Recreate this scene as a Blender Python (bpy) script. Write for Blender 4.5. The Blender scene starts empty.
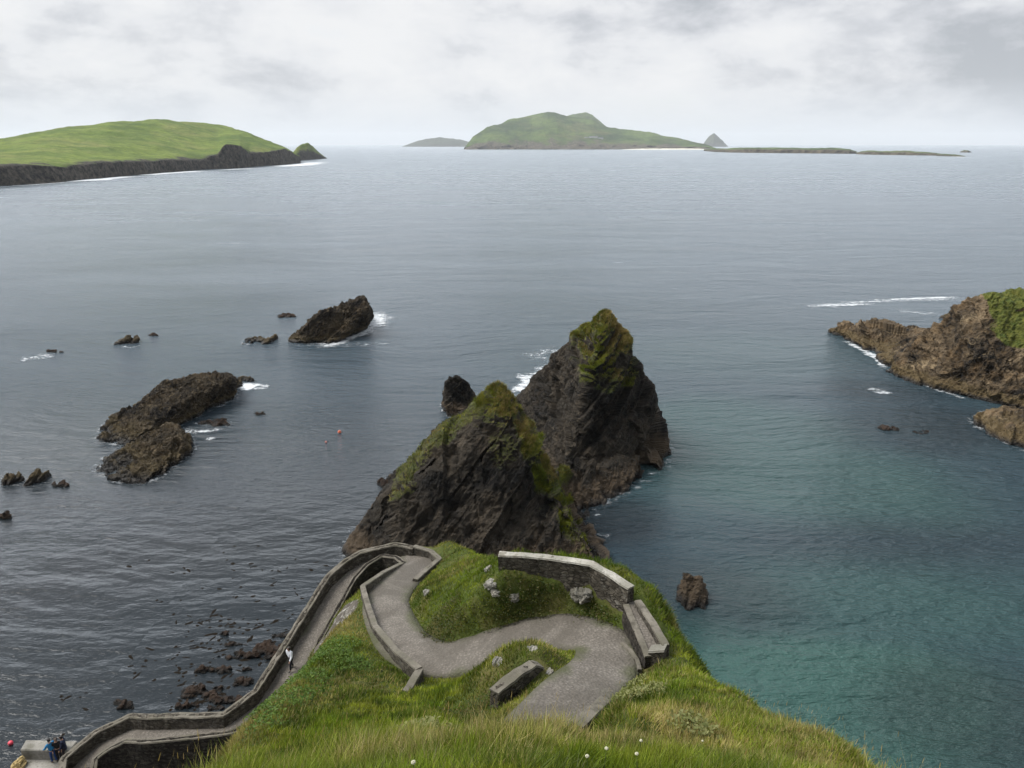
import bpy, bmesh, math, random
import numpy as np
from mathutils import Vector, Matrix

random.seed(7)
RNG = np.random.default_rng(11)
C = bpy.context.scene
COL = C.collection
R = math.radians

# ------------------------------------------------------------------ camera model
F_PX, W_PX, H_PX = 720.0, 1024, 768
CAM = np.array([0.0, 0.0, 40.0])
PITCH = math.atan2(384 - 144, F_PX)
CP, SP = math.cos(PITCH), math.sin(PITCH)


def ray(px, py):
    u = (px - 512) / F_PX
    v = (384 - py) / F_PX
    return np.array([u, CP + v * SP, -SP + v * CP])


def at(px, py, z=0.0):
    """point of height z seen at a pixel of the reference"""
    d = ray(px, py)
    return CAM + d * ((z - CAM[2]) / d[2])


def atb(px, py):
    """foot of a rock: on the waterline at that pixel, carried down below the surface"""
    p = at(px, py, 0.0)
    p[2] = -1.6
    return p


def aty(px, py, y):
    d = ray(px, py)
    return CAM + d * (y / d[1])


def ats(px, py, t):
    return CAM + ray(px, py) * t


# ------------------------------------------------------------------ numpy noise
def _hash(ix, iy, iz, seed):
    h = (ix.astype(np.int64) * 374761393 + iy.astype(np.int64) * 668265263 + iz.astype(np.int64) * 2147483647 + seed * 1274126177)
    h = (h ^ (h >> 13)) * 1274126177
    h = h ^ (h >> 16)
    return (h & 0xFFFFFF).astype(np.float64) / 0xFFFFFF


def vnoise(P, seed=0):
    P = np.asarray(P, float)
    if P.shape[1] == 2:
        P = np.column_stack([P, np.zeros(len(P))])
    I = np.floor(P).astype(np.int64)
    f = P - I
    f = f * f * f * (f * (f * 6 - 15) + 10)
    out = np.zeros(len(P))
    for dx in (0, 1):
        wx = f[:, 0] if dx else 1 - f[:, 0]
        for dy in (0, 1):
            wy = f[:, 1] if dy else 1 - f[:, 1]
            for dz in (0, 1):
                wz = f[:, 2] if dz else 1 - f[:, 2]
                out += wx * wy * wz * _hash(I[:, 0] + dx, I[:, 1] + dy, I[:, 2] + dz, seed)
    return out * 2 - 1


def fbm(P, octaves=4, seed=0, gain=0.5, lac=2.03):
    P = np.asarray(P, float)
    a, s, o = 1.0, 0.0, np.zeros(len(P))
    for k in range(octaves):
        o += a * vnoise(P, seed + k * 17)
        s += a
        a *= gain
        P = P * lac + 5.3
    return o / s


def smooth(a, b, x):
    t = np.clip((x - a) / (b - a), 0, 1)
    return t * t * (3 - 2 * t)


# ------------------------------------------------------------------ mesh / object helpers
def mesh_np(name, V, F=None, attrs=None, smooth_shade=True, loops=None):
    """V (n,3); F either an (m,k) array or a list of arrays with differing k"""
    me = bpy.data.meshes.new(name)
    V = np.asarray(V, np.float32)
    Fs = F if isinstance(F, list) else [F]
    Fs = [np.asarray(f, np.int32) for f in Fs if len(f)]
    me.vertices.add(len(V))
    me.vertices.foreach_set('co', V.ravel())
    li = np.concatenate([f.ravel() for f in Fs])
    tot = np.concatenate([np.full(len(f), f.shape[1], np.int32) for f in Fs])
    start = np.concatenate([[0], np.cumsum(tot)[:-1]]).astype(np.int32)
    me.loops.add(len(li))
    me.loops.foreach_set('vertex_index', li)
    me.polygons.add(len(tot))
    me.polygons.foreach_set('loop_start', start)
    me.polygons.foreach_set('loop_total', tot)
    me.polygons.foreach_set('use_smooth', np.full(len(tot), smooth_shade, bool))
    for k, a in (attrs or {}).items():
        a = np.asarray(a, np.float32)
        if a.ndim == 1:
            at_ = me.attributes.new(k, 'FLOAT', 'POINT')
            at_.data.foreach_set('value', a)
        else:
            at_ = me.attributes.new(k, 'FLOAT_COLOR', 'POINT')
            if a.shape[1] == 3:
                a = np.column_stack([a, np.ones(len(a), np.float32)])
            at_.data.foreach_set('color', a.ravel())
    me.update()
    me.validate()
    return me


def put(name, me, mat, parent=None, origin=None, **props):
    """link a mesh given in world coordinates as one object with its origin at its base"""
    n = len(me.vertices)
    co = np.empty(n * 3, np.float32)
    me.vertices.foreach_get('co', co)
    co = co.reshape(-1, 3)
    if origin is None:
        origin = np.array([(co[:, 0].min() + co[:, 0].max()) / 2, (co[:, 1].min() + co[:, 1].max()) / 2, co[:, 2].min()])
    origin = np.asarray(origin, np.float32)
    me.vertices.foreach_set('co', (co - origin).ravel())
    me.update()
    o = bpy.data.objects.new(name, me)
    COL.objects.link(o)
    if parent is not None:
        o.parent = parent
        o.location = Vector(origin.tolist()) - Vector(parent['_w'] if '_w' in parent else parent.location)
    else:
        o.location = origin.tolist()
    if mat:
        me.materials.clear()
        me.materials.append(mat)
    for k, v in props.items():
        o[k] = v
    return o


def thing(o, label, cat, group=None):
    o['label'] = label
    o['category'] = cat
    if group:
        o['group'] = group
    return o


def structure(o):
    o['kind'] = 'structure'
    return o


def mesh_arrays(me):
    n = len(me.vertices)
    V = np.empty(n * 3, np.float32)
    me.vertices.foreach_get('co', V)
    N = np.empty(n * 3, np.float32)
    me.vertices.foreach_get('normal', N)
    return V.reshape(-1, 3).astype(float), N.reshape(-1, 3).astype(float)


def tris_of(me):
    me.calc_loop_triangles()
    T = np.empty(len(me.loop_triangles) * 3, np.int32)
    me.loop_triangles.foreach_get('vertices', T)
    return T.reshape(-1, 3)


# ------------------------------------------------------------------ node helpers
class NT:
    def __init__(self, tree):
        self.t = tree
        tree.nodes.clear()

    def n(self, typ, **kw):
        nd = self.t.nodes.new(typ)
        for k, v in kw.items():
            if k == 'inp':
                for i, val in v.items():
                    nd.inputs[i].default_value = val
            else:
                setattr(nd, k, v)
        return nd

    def l(self, a, b):
        self.t.links.new(a, b)

    def val(self, sock, x):
        if isinstance(x, (int, float)):
            sock.default_value = x
        elif isinstance(x, (tuple, list)):
            sock.default_value = tuple(x) if len(x) == len(sock.default_value) else tuple(x) + (1,)
        else:
            self.l(x, sock)

    def math(self, op, a, b=0.0, c=None, clamp=False):
        m = self.n('ShaderNodeMath', operation=op, use_clamp=clamp)
        self.val(m.inputs[0], a)
        self.val(m.inputs[1], b)
        if c is not None:
            self.val(m.inputs[2], c)
        return m.outputs[0]

    def vmath(self, op, a, b=(0, 0, 0)):
        m = self.n('ShaderNodeVectorMath', operation=op)
        self.val(m.inputs[0], a)
        self.val(m.inputs[1], b)
        return m.outputs['Value'] if op in ('DOT_PRODUCT', 'LENGTH') else m.outputs[0]

    def mix(self, f, a, b, mode='MIX'):
        m = self.n('ShaderNodeMix', data_type='RGBA', blend_type=mode)
        self.val(m.inputs[0], f)
        self.val(m.inputs[6], a)
        self.val(m.inputs[7], b)
        return m.outputs[2]

    def ramp(self, x, stops, interp='LINEAR'):
        r = self.n('ShaderNodeValToRGB')
        cr = r.color_ramp
        cr.interpolation = interp
        while len(cr.elements) < len(stops):
            cr.elements.new(0.5)
        for e, (p, c) in zip(cr.elements, stops):
            e.position = p
            e.color = (c, c, c, 1) if isinstance(c, (int, float)) else (tuple(c) + (1,))[:4]
        self.l(x, r.inputs[0])
        return r.outputs[0]

    def pos(self):
        return self.n('ShaderNodeNewGeometry').outputs['Position']

    def mapping(self, v, scale=(1, 1, 1), rot=(0, 0, 0), loc=(0, 0, 0)):
        m = self.n('ShaderNodeMapping')
        m.inputs['Scale'].default_value = scale
        m.inputs['Rotation'].default_value = rot
        m.inputs['Location'].default_value = loc
        self.l(v, m.inputs[0])
        return m.outputs[0]

    def noise(self, v, scale, detail=4, rough=0.55, dist=0.0, out='Fac'):
        m = self.n('ShaderNodeTexNoise')
        m.inputs['Scale'].default_value = scale
        m.inputs['Detail'].default_value = detail
        m.inputs['Roughness'].default_value = rough
        m.inputs['Distortion'].default_value = dist
        self.l(v, m.inputs['Vector'])
        return m.outputs[out]

    def attr(self, name, out='Fac'):
        return self.n('ShaderNodeAttribute', attribute_name=name).outputs[out]

    def sep(self, v):
        s = self.n('ShaderNodeSeparateXYZ')
        self.l(v, s.inputs[0])
        return s.outputs

    def bump(self, h, strength=1.0, dist=1.0, normal=None):
        b = self.n('ShaderNodeBump')
        b.inputs['Strength'].default_value = strength
        b.inputs['Distance'].default_value = dist
        self.l(h, b.inputs['Height'])
        if normal is not None:
            self.l(normal, b.inputs['Normal'])
        return b.outputs[0]

    def principled(self, color, rough=0.9, normal=None, spec=0.3, **kw):
        p = self.n('ShaderNodeBsdfPrincipled')
        self.val(p.inputs['Base Color'], color)
        self.val(p.inputs['Roughness'], rough)
        self.val(p.inputs['Specular IOR Level'], spec)
        if normal is not None:
            self.l(normal, p.inputs['Normal'])
        for k, v in kw.items():
            self.val(p.inputs[k], v)
        return p.outputs[0]

    def out(self, s):
        o = self.n('ShaderNodeOutputMaterial')
        self.l(s, o.inputs[0])


def material(name):
    m = bpy.data.materials.new(name)
    m.use_nodes = True
    return m, NT(m.node_tree)


def plain(name, col, rough=0.8, var=0.25, scale=6.0, spec=0.3):
    m, t = material(name)
    n = t.noise(t.pos(), scale, 5)
    c = t.mix(n, tuple(x * (1 - var) for x in col), tuple(x * (1 + var) for x in col))
    t.out(t.principled(c, rough, spec=spec))
    return m


BED = np.array([0.62, -0.25, 0.74])
BED /= np.linalg.norm(BED)


def rock_material(name, dark, light, tide_z=2.6, tide_col=(0.115, 0.082, 0.05), moss=(0.055, 0.075, 0.014), wet_z=0.55,
                  bed=BED, lich=0.12, grain=1.0):
    m, t = material(name)
    p = t.pos()
    z = t.sep(p)[2]
    warp = t.noise(p, 0.2 * grain, 4, 0.55)
    s = t.math('ADD', t.vmath('DOT_PRODUCT', p, tuple(bed)), t.math('MULTIPLY', warp, 1.0))
    cmb = t.n('ShaderNodeCombineXYZ')
    t.l(s, cmb.inputs[0])
    band = t.noise(cmb.outputs[0], 1.5 * grain, 8, 0.75)
    n1 = t.noise(p, 0.7 * grain, 8, 0.62)
    n2 = t.noise(p, 5.0 * grain, 6, 0.65)
    f = t.math('ADD', t.math('MULTIPLY', band, 0.72), t.math('MULTIPLY', n1, 0.28))
    f = t.math('ADD', f, t.math('MULTIPLY', t.math('SUBTRACT', t.noise(p, 0.16 * grain, 5, 0.6), 0.5), 0.8))
    f = t.ramp(f, [(0.38, 0), (0.64, 1)])
    col = t.mix(f, dark, light)
    rust = t.ramp(t.noise(p, 0.35 * grain, 6, 0.6), [(0.5, 0), (0.72, 0.5)])
    col = t.mix(rust, col, (light[0] * 1.0, light[1] * 0.85, light[2] * 0.62))
    st_ = t.n('ShaderNodeCombineXYZ')
    t.l(t.math('ADD', s, t.math('MULTIPLY', t.noise(p, 1.3 * grain, 4, 0.6), 0.25)), st_.inputs[0])
    t.l(t.math('MULTIPLY', t.vmath('DOT_PRODUCT', p, (0.3, 0.6, 0.4)), 0.12), st_.inputs[1])
    sk_ = t.noise(st_.outputs[0], 2.3 * grain, 6, 0.7)
    col = t.mix(t.ramp(sk_, [(0.57, 0), (0.66, 0.8)]), col, tuple(min(0.3, c * 2.1) for c in light))
    col = t.mix(t.ramp(sk_, [(0.34, 0.85), (0.43, 0)]), col, tuple(c * 0.6 for c in dark))
    # pale lichen
    lf = t.ramp(t.noise(p, 1.9 * grain, 8, 0.7), [(0.56, 0), (0.7, 1)])
    col = t.mix(t.math('MULTIPLY', lf, lich), col, (0.24, 0.225, 0.18))
    # intertidal weed and barnacles
    zn = t.math('ADD', z, t.math('MULTIPLY', t.math('SUBTRACT', n1, 0.5), 3.2))
    tf = t.math('SUBTRACT', 1.0, t.math('SMOOTH_MIN', 1.0, t.math('MAXIMUM', t.math('DIVIDE', t.math('SUBTRACT', zn, tide_z * 0.75), max(0.2, tide_z * 0.35)), 0.0), 0.1), clamp=True)
    tcol = t.mix(n2, tuple(c * 0.35 for c in tide_col), tuple(c * 1.5 for c in tide_col))
    col = t.mix(t.math('MULTIPLY', tf, 0.85), col, tcol)
    # wet black foot
    wz = t.math('ADD', z, t.math('MULTIPLY', t.math('SUBTRACT', n1, 0.5), 0.9))
    wf = t.math('SUBTRACT', 1.0, t.math('DIVIDE', t.math('SUBTRACT', wz, wet_z * 0.5), wet_z), clamp=True)
    col = t.mix(wf, col, (0.012, 0.010, 0.008))
    # turf and lichen growing on it
    ms = t.math('MULTIPLY', t.attr('moss'), 1.0)
    mcol = t.mix(t.ramp(t.noise(p, 1.1, 6, 0.65), [(0.35, 0), (0.65, 1)]), moss, (moss[0] * 2.1, moss[1] * 1.55, moss[2] * 1.6))
    mf = t.ramp(t.math('ADD', ms, t.math('MULTIPLY', t.math('SUBTRACT', n2, 0.5), 0.5)), [(0.38, 0), (0.6, 1)])
    col = t.mix(mf, col, mcol)
    h = t.math('ADD', t.math('MULTIPLY', t.noise(p, 2.2 * grain, 9, 0.7), 0.3), t.math('MULTIPLY', band, 0.45))
    h = t.math('ADD', h, t.math('MULTIPLY', n2, 0.05))
    rough = t.math('SUBTRACT', 0.92, t.math('MULTIPLY', wf, 0.6))
    t.out(t.principled(col, rough, t.bump(h, 0.9, 1.0), spec=0.25))
    return m


M_ROCK = rock_material('dark_slate', (0.003, 0.0026, 0.0021), (0.044, 0.0355, 0.0255), bed=np.array([-0.62, -0.18, 0.76]), tide_z=2.2, tide_col=(0.075, 0.054, 0.034))
M_REEF = rock_material('weedy_reef_rock', (0.008, 0.006, 0.0045), (0.075, 0.057, 0.034), tide_z=1.3, tide_col=(0.085, 0.064, 0.032), lich=0.15, bed=np.array([-0.35, -0.45, 0.82]))
M_WEED = rock_material('kelp_covered_rock', (0.008, 0.006, 0.005), (0.052, 0.034, 0.024), tide_z=0.5, tide_col=(0.045, 0.028, 0.018), wet_z=0.2, lich=0.06, grain=1.8)
M_TAN = rock_material('tan_sandstone', (0.006, 0.0048, 0.0036), (0.15, 0.108, 0.064), tide_z=2.0, tide_col=(0.105, 0.076, 0.036), bed=np.array([-0.62, -0.3, 0.72]) / 0.9965, lich=0.15)
M_PALE = rock_material('pale_lichen_rock', (0.16, 0.15, 0.12), (0.46, 0.44, 0.39), tide_z=-30, lich=0.3, grain=2.5, wet_z=0.01)


def grass_blade_material(name):
    m, t = material(name)
    col = t.attr('tint', 'Color')
    d = t.n('ShaderNodeBsdfDiffuse')
    t.l(col, d.inputs[0])
    tr = t.n('ShaderNodeBsdfTranslucent')
    t.l(t.mix(1.0, col, (1.0, 1.05, 0.6, 1), 'MULTIPLY'), tr.inputs[0])
    g = t.n('ShaderNodeBsdfGlossy')
    g.inputs['Roughness'].default_value = 0.5
    g.inputs['Color'].default_value = (0.5, 0.5, 0.5, 1)
    mx = t.n('ShaderNodeMixShader')
    mx.inputs[0].default_value = 0.35
    t.l(d.outputs[0], mx.inputs[1])
    t.l(tr.outputs[0], mx.inputs[2])
    mx2 = t.n('ShaderNodeMixShader')
    mx2.inputs[0].default_value = 0.02
    t.l(mx.outputs[0], mx2.inputs[1])
    t.l(g.outputs[0], mx2.inputs[2])
    t.out(mx2.outputs[0])
    return m


M_BLADE = grass_blade_material('grass_blades')


def turf_material():
    m, t = material('turf_and_cliff')
    p = t.pos()
    n1 = t.noise(p, 0.35, 6, 0.6)
    n2 = t.noise(p, 2.6, 7, 0.65)
    g = t.mix(t.ramp(n2, [(0.3, 0), (0.7, 1)]), (0.022, 0.032, 0.006), (0.075, 0.095, 0.02))
    g = t.mix(t.ramp(n1, [(0.5, 0), (0.7, 1)]), g, (0.11, 0.095, 0.035))
    # cliff rock
    s = t.math('ADD', t.vmath('DOT_PRODUCT', p, tuple(BED)), t.math('MULTIPLY', n1, 2.0))
    cmb = t.n('ShaderNodeCombineXYZ')
    t.l(s, cmb.inputs[0])
    band = t.noise(cmb.outputs[0], 1.6, 7, 0.7)
    rk = t.mix(t.ramp(band, [(0.35, 0), (0.65, 1)]), (0.03, 0.026, 0.022), (0.13, 0.115, 0.095))
    rk = t.mix(t.ramp(n2, [(0.52, 0), (0.62, 1)]), rk, (0.26, 0.25, 0.22))
    f = t.ramp(t.math('ADD', t.attr('rock'), t.math('MULTIPLY', t.math('SUBTRACT', n2, 0.5), 0.7)), [(0.42, 0), (0.58, 1)])
    col = t.mix(f, g, rk)
    h = t.math('ADD', t.math('MULTIPLY', n2, 0.15), t.math('MULTIPLY', t.noise(p, 11, 5), 0.04))
    t.out(t.principled(col, 0.95, t.bump(h, 0.9, 1.0), spec=0.15))
    return m


M_TURF = turf_material()


def path_material():
    m, t = material('worn_pebbled_concrete')
    p = t.pos()
    big = t.noise(p, 0.55, 6, 0.6)
    fine = t.noise(p, 9, 6, 0.75)
    v = t.n('ShaderNodeTexVoronoi', feature='F1')
    v.inputs['Scale'].default_value = 7.5
    t.l(p, v.inputs['Vector'])
    c = t.mix(t.ramp(big, [(0.35, 0), (0.68, 1)]), (0.118, 0.102, 0.086), (0.185, 0.166, 0.142))
    c = t.mix(t.ramp(fine, [(0.4, 0.0), (0.66, 0.7)]), c, (0.30, 0.268, 0.228))
    c = t.mix(t.math('MULTIPLY', t.ramp(v.outputs['Distance'], [(0.1, 0), (0.55, 1)]), 0.55), c, (0.07, 0.063, 0.055))
    streak = t.ramp(t.noise(p, 0.9, 7, 0.7, 1.0), [(0.6, 0), (0.72, 0.45)])
    c = t.mix(streak, c, (0.31, 0.29, 0.26))
    moss = t.ramp(t.math('ADD', t.attr('edge'), t.math('MULTIPLY', t.math('SUBTRACT', big, 0.5), 1.6)), [(0.62, 0), (1.05, 0.85)])
    c = t.mix(moss, c, (0.06, 0.065, 0.03))
    c = t.mix(t.ramp(t.noise(p, 0.28, 5, 0.6, 0.8), [(0.42, 0.7), (0.54, 0.0)]), c, (0.085, 0.075, 0.062))
    h = t.math('ADD', t.math('MULTIPLY', fine, 0.05), t.math('MULTIPLY', v.outputs['Distance'], -0.05))
    t.out(t.principled(c, 0.9, t.bump(h, 0.8, 1.0), spec=0.2))
    return m


M_PATH = path_material()


def masonry(name, lo, hi, scale=3.6, lich=0.35):
    m, t = material(name)
    p = t.pos()
    pw = t.vmath('ADD', t.mapping(p, (0.8, 0.8, 1.9)), t.vmath('MULTIPLY', t.noise(p, 1.5, 3, out='Color'), (0.25, 0.25, 0.25)))
    v = t.n('ShaderNodeTexVoronoi', feature='F1')
    v.inputs['Scale'].default_value = scale
    t.l(pw, v.inputs['Vector'])
    e = t.n('ShaderNodeTexVoronoi', feature='DISTANCE_TO_EDGE')
    e.inputs['Scale'].default_value = scale
    t.l(pw, e.inputs['Vector'])
    rnd = t.sep(v.outputs['Color'])[0]
    c = t.mix(rnd, lo, hi)
    n = t.noise(p, 5, 7, 0.7)
    c = t.mix(t.ramp(n, [(0.35, 0.75), (0.6, 0)]), c, tuple(x * 0.45 for x in lo))
    c = t.mix(t.math('MULTIPLY', t.ramp(t.noise(p, 2.6, 8, 0.7), [(0.55, 0), (0.66, 1)]), lich), c, (0.33, 0.32, 0.28))
    gap = t.ramp(e.outputs['Distance'], [(0.0, 1), (0.09, 0)])
    c = t.mix(t.math('MULTIPLY', gap, 0.75), c, tuple(x * 0.35 for x in lo))
    h = t.math('SUBTRACT', t.math('MULTIPLY', n, 0.05), t.math('MULTIPLY', gap, 0.06))
    t.out(t.principled(c, 0.92, t.bump(h, 0.9, 1.0), spec=0.2))
    return m


M_WALL = masonry('weathered_stone_masonry', (0.06, 0.051, 0.039), (0.15, 0.132, 0.105))
M_DARKWALL = masonry('dark_stone_masonry', (0.025, 0.021, 0.017), (0.08, 0.069, 0.055), lich=0.12)  # darker stone tones with little lichen


def coping_mat(name, lo, hi, spots=0.5):
    m, t = material(name)
    p = t.pos()
    n = t.noise(p, 1.6, 8, 0.72)
    c = t.mix(t.ramp(n, [(0.38, 0), (0.62, 1)]), lo, hi)
    f = t.noise(p, 8, 6, 0.7)
    c = t.mix(t.ramp(f, [(0.55, 0), (0.66, spots)]), c, (0.055, 0.055, 0.045))
    c = t.mix(t.ramp(t.noise(p, 0.8, 7, 0.7), [(0.48, 0), (0.62, 0.75)]), c, (0.085, 0.08, 0.055))
    t.out(t.principled(c, 0.9, t.bump(f, 0.6, 0.08), spec=0.2))
    return m


M_COPE = coping_mat('grey_mortar_coping', (0.085, 0.076, 0.06), (0.20, 0.18, 0.148))
M_WHITECOPE = coping_mat('whitish_lichen_coping', (0.20, 0.185, 0.15), (0.50, 0.48, 0.43), 0.6)
M_CONC = coping_mat('pale_concrete', (0.17, 0.16, 0.14), (0.33, 0.315, 0.285), 0.4)


# ------------------------------------------------------------------ grass blades
PAL = dict(
    deep=np.array([0.050, 0.080, 0.009]), fresh=np.array([0.132, 0.185, 0.015]), lime=np.array([0.255, 0.275, 0.032]),
    straw=np.array([0.34, 0.275, 0.125]), rust=np.array([0.21, 0.14, 0.06]))


def grass_tint(P, n, straw=0.25, seed=0):
    a = fbm(P * 0.33, 4, 31 + seed)
    b = fbm(P * 0.9, 3, 71 + seed)
    c = fbm(P * 0.21, 3, 91 + seed)
    r = RNG.random(n)
    w1 = smooth(-0.35, 0.35, a + (r - 0.5) * 0.5)[:, None]
    w2 = smooth(-0.15, 0.5, b + (RNG.random(n) - 0.5) * 0.6)[:, None]
    col = PAL['deep'] * (1 - w1) + PAL['fresh'] * w1
    col = col * (1 - 0.7 * w2) + PAL['lime'] * 0.7 * w2
    ws = smooth(0.68 - straw, 1.12 - straw, 0.5 + 0.9 * c + (RNG.random(n) - 0.5) * 0.75)[:, None]
    rr = smooth(0.3, 0.8, RNG.random(n))[:, None] * 0.5
    st = PAL['straw'] * (1 - rr) + PAL['rust'] * rr
    col = col * (1 - ws * 0.85) + st * ws * 0.85
    k2 = smooth(-0.4, 0.4, fbm(P * 1.7, 3, 131 + seed))
    return col * ((0.82 + 0.5 * RNG.random(n)) * (0.62 + 0.6 * k2))[:, None]


def sample_faces(V, T, w, n):
    A = V[T[:, 0]]
    B = V[T[:, 1]]
    Cc = V[T[:, 2]]
    nr = np.cross(B - A, Cc - A)
    ar = np.linalg.norm(nr, axis=1)
    wt = ar * w
    cs = np.cumsum(wt)
    idx = np.searchsorted(cs, RNG.random(n) * cs[-1])
    idx = np.clip(idx, 0, len(T) - 1)
    r1 = np.sqrt(RNG.random(n))[:, None]
    r2 = RNG.random(n)[:, None]
    P = A[idx] * (1 - r1) + B[idx] * r1 * (1 - r2) + Cc[idx] * r1 * r2
    N = nr[idx] / (ar[idx][:, None] + 1e-12)
    return P, N, idx


def blades(P, N, L, Wd, tint, lean=(0.12, 0.1), spread=0.55, curl=0.5):
    """strips of three faces: returns V, [quads, tris], tint per vertex"""
    n = len(P)
    up = np.array([0, 0, 1.0])
    D = 0.75 * up + 0.35 * N + RNG.normal(0, spread * 0.5, (n, 3)) * np.array([1, 1, 0.35])
    D[:, 0] += lean[0]
    D[:, 1] += lean[1]
    D /= np.linalg.norm(D, axis=1)[:, None]
    az = RNG.random(n) * 2 * np.pi
    S = np.column_stack([np.cos(az), np.sin(az), np.zeros(n)])
    S -= D * (S * D).sum(1)[:, None]
    S /= np.linalg.norm(S, axis=1)[:, None]
    bend = np.column_stack([D[:, 0], D[:, 1], np.full(n, -0.15)]) + np.column_stack([RNG.normal(0, 0.25, (n, 2)), np.zeros(n)])
    bend *= (curl * L * RNG.random(n))[:, None]
    L = L[:, None]
    Wd = Wd[:, None]
    base = P - D * 0.03
    m = P + D * L * 0.55 + bend * 0.3
    tip = P + D * L + bend
    V = np.stack([base - S * Wd * 0.5, base + S * Wd * 0.5, m + S * Wd * 0.38, m - S * Wd * 0.38, tip], 1)
    k = (np.arange(n) * 5)[:, None]
    Q = k + np.array([[0, 1, 2, 3]])
    T = k + np.array([[3, 2, 4]])
    return V.reshape(-1, 3), [Q, T], np.repeat(tint, 5, axis=0)


# ------------------------------------------------------------------ HEADLAND TERRAIN
# the upper path (structure) as a centre line: pixel of the reference and height
PATH_UP = [(523, 790, 25.6), (530, 760, 24.4), (540, 735, 22.9), (559, 712, 21.6), (580, 690, 20.8), (601, 672, 20.0), (608, 656, 19.5),
           (600, 640, 19.1), (572, 631, 18.7), (540, 634, 18.3), (506, 643, 17.85), (470, 654, 17.3), (434, 657, 16.7), (405, 643, 16.0),
           (391, 621, 15.0), (386, 603, 14.2), (394, 587, 13.3), (408, 572, 12.3), (419, 562, 11.7), (414, 554, 11.35)]


def catmull(pts, step=0.25):
    pts = [np.asarray(p, float) for p in pts]
    P = [2 * pts[0] - pts[1]] + pts + [2 * pts[-1] - pts[-2]]
    out = []
    for i in range(1, len(P) - 2):
        a, b, c, d = P[i - 1:i + 3]
        n = max(2, int(np.linalg.norm(c - b) / step))
        for k in range(n):
            t = k / n
            out.append(0.5 * ((2 * b) + (c - a) * t + (2 * a - 5 * b + 4 * c - d) * t * t + (3 * b - a - 3 * c + d) * t ** 3))
    out.append(pts[-1])
    return np.array(out)


path_up = catmull([at(*p) for p in PATH_UP])
# lower ramp: outer parapet top line and inner edge, both pixels with heights (floor is 1 m under the outer top)
OUT_TOP = [(414, 545.5, 12.15), (395, 542, 12.1), (355, 551.7, 11.6), (340, 560.5, 11.3), (323, 576, 10.9), (290, 633, 9.6), (255.6, 691, 8.3),
           (224, 714, 7.7), (186, 715, 7.2), (148, 716, 6.8), (132, 715, 6.55), (97, 731, 5.8), (64, 758, 5.0), (61, 785, 4.6)]
IN_TOP = [(403, 562, 11.95), (396, 556.5, 11.75), (382, 555, 11.5), (363, 564, 11.1), (346, 578, 10.7), (318, 628, 9.5), (296, 668, 8.55)]
IN_TOP2 = [(251, 724.5, 7.0), (230, 732, 6.8), (188, 737, 6.5), (144, 741, 6.3), (126, 740, 6.15), (111, 747, 5.7), (95, 758, 5.1), (90, 785, 4.5)]
out_top = np.array([at(p[0] + (np.interp(p[1], [560, 691], [5.0, -1.0]) if p[0] < 380 else 0), p[1] + (0 if p[0] < 380 else 1.5), p[2] - 0.08) for p in OUT_TOP])
in_top = np.array([at(p[0] + (8.0 if p[0] < 360 else (4.0 if p[0] < 370 else 0)), p[1], p[2]) for p in IN_TOP])
in_top2 = np.array([at(*p) for p in IN_TOP2])


def resample(P, step):
    P = np.asarray(P, float)
    d = np.concatenate([[0], np.cumsum(np.linalg.norm(np.diff(P[:, :2], axis=0), axis=1))])
    n = max(2, int(round(d[-1] / step)) + 1)
    s = np.linspace(0, d[-1], n)
    return np.column_stack([np.interp(s, d, P[:, k]) for k in range(P.shape[1])])


# ramp floor strip: left edge under the outer parapet, right edge under the inner one
rampL = resample(out_top, 0.25)
inner_all = np.vstack([in_top, in_top2])


def nearest_on(P, poly):
    """closest point on a polyline: returns distance, closest xyz, for xy queries"""
    P = P[:, :2]
    best = np.full(len(P), 1e9)
    q = np.zeros((len(P), poly.shape[1]))
    for a, b in zip(poly[:-1], poly[1:]):
        ab = b[:2] - a[:2]
        t = np.clip(((P - a[:2]) @ ab) / (ab @ ab + 1e-12), 0, 1)
        c = a + (b - a) * t[:, None]
        d = np.linalg.norm(P - c[:, :2], axis=1)
        m = d < best
        best[m] = d[m]
        q[m] = c[m]
    return best, q


ramp_in = nearest_on(rampL, inner_all)[1]
ramp_mid = (rampL + ramp_in) / 2
ramp_mid[:, 2] = rampL[:, 2] - 0.9
ramp_w = np.linalg.norm((rampL - ramp_in)[:, :2], axis=1)

CTRL = [at(*p) for p in [
    (300, 768, 28.2), (228, 768, 21.9), (255, 715, 19.7), (300, 670, 17.1), (325, 640, 15.3), (345, 603, 13.0), (355, 640, 16.1), (365, 660, 16.9),
    (340, 690, 18.5), (280, 740, 21.8), (407, 689, 17.3), (430, 720, 24.0 - 1.2), (450, 690, 18.2), (470, 705, 19.6), (470, 680, 17.9), (500, 712, 20.7),
    (515, 690, 20.3), (530, 645, 20.9), (551, 649, 20.6), (506, 648, 20.0), (520, 668, 20.7), (562, 656, 20.3),
    (500, 566, 19.9), (545, 570, 20.0), (590, 575, 20.1), (627, 600, 20.0), (540, 602, 19.3), (600, 607, 19.6), (470, 574, 17.4), (440, 578, 15.0), (450, 610, 17.3),
    (425, 606, 15.8), (480, 615, 18.5), (425, 583, 13.9), (445, 549, 12.2), (455, 558, 13.0), (433, 570, 12.6),
    (650, 690, 22.2), (700, 700, 23.3), (640, 740, 27.2), (740, 740, 26.4), (700, 672, 21.3), (740, 692, 22.6), (800, 727, 24.6), (850, 747, 25.6), (870, 770, 26.3),
    (668, 664, 20.2), (655, 640, 19.7), (645, 612, 19.6), (620, 700, 22.3)]]
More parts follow.
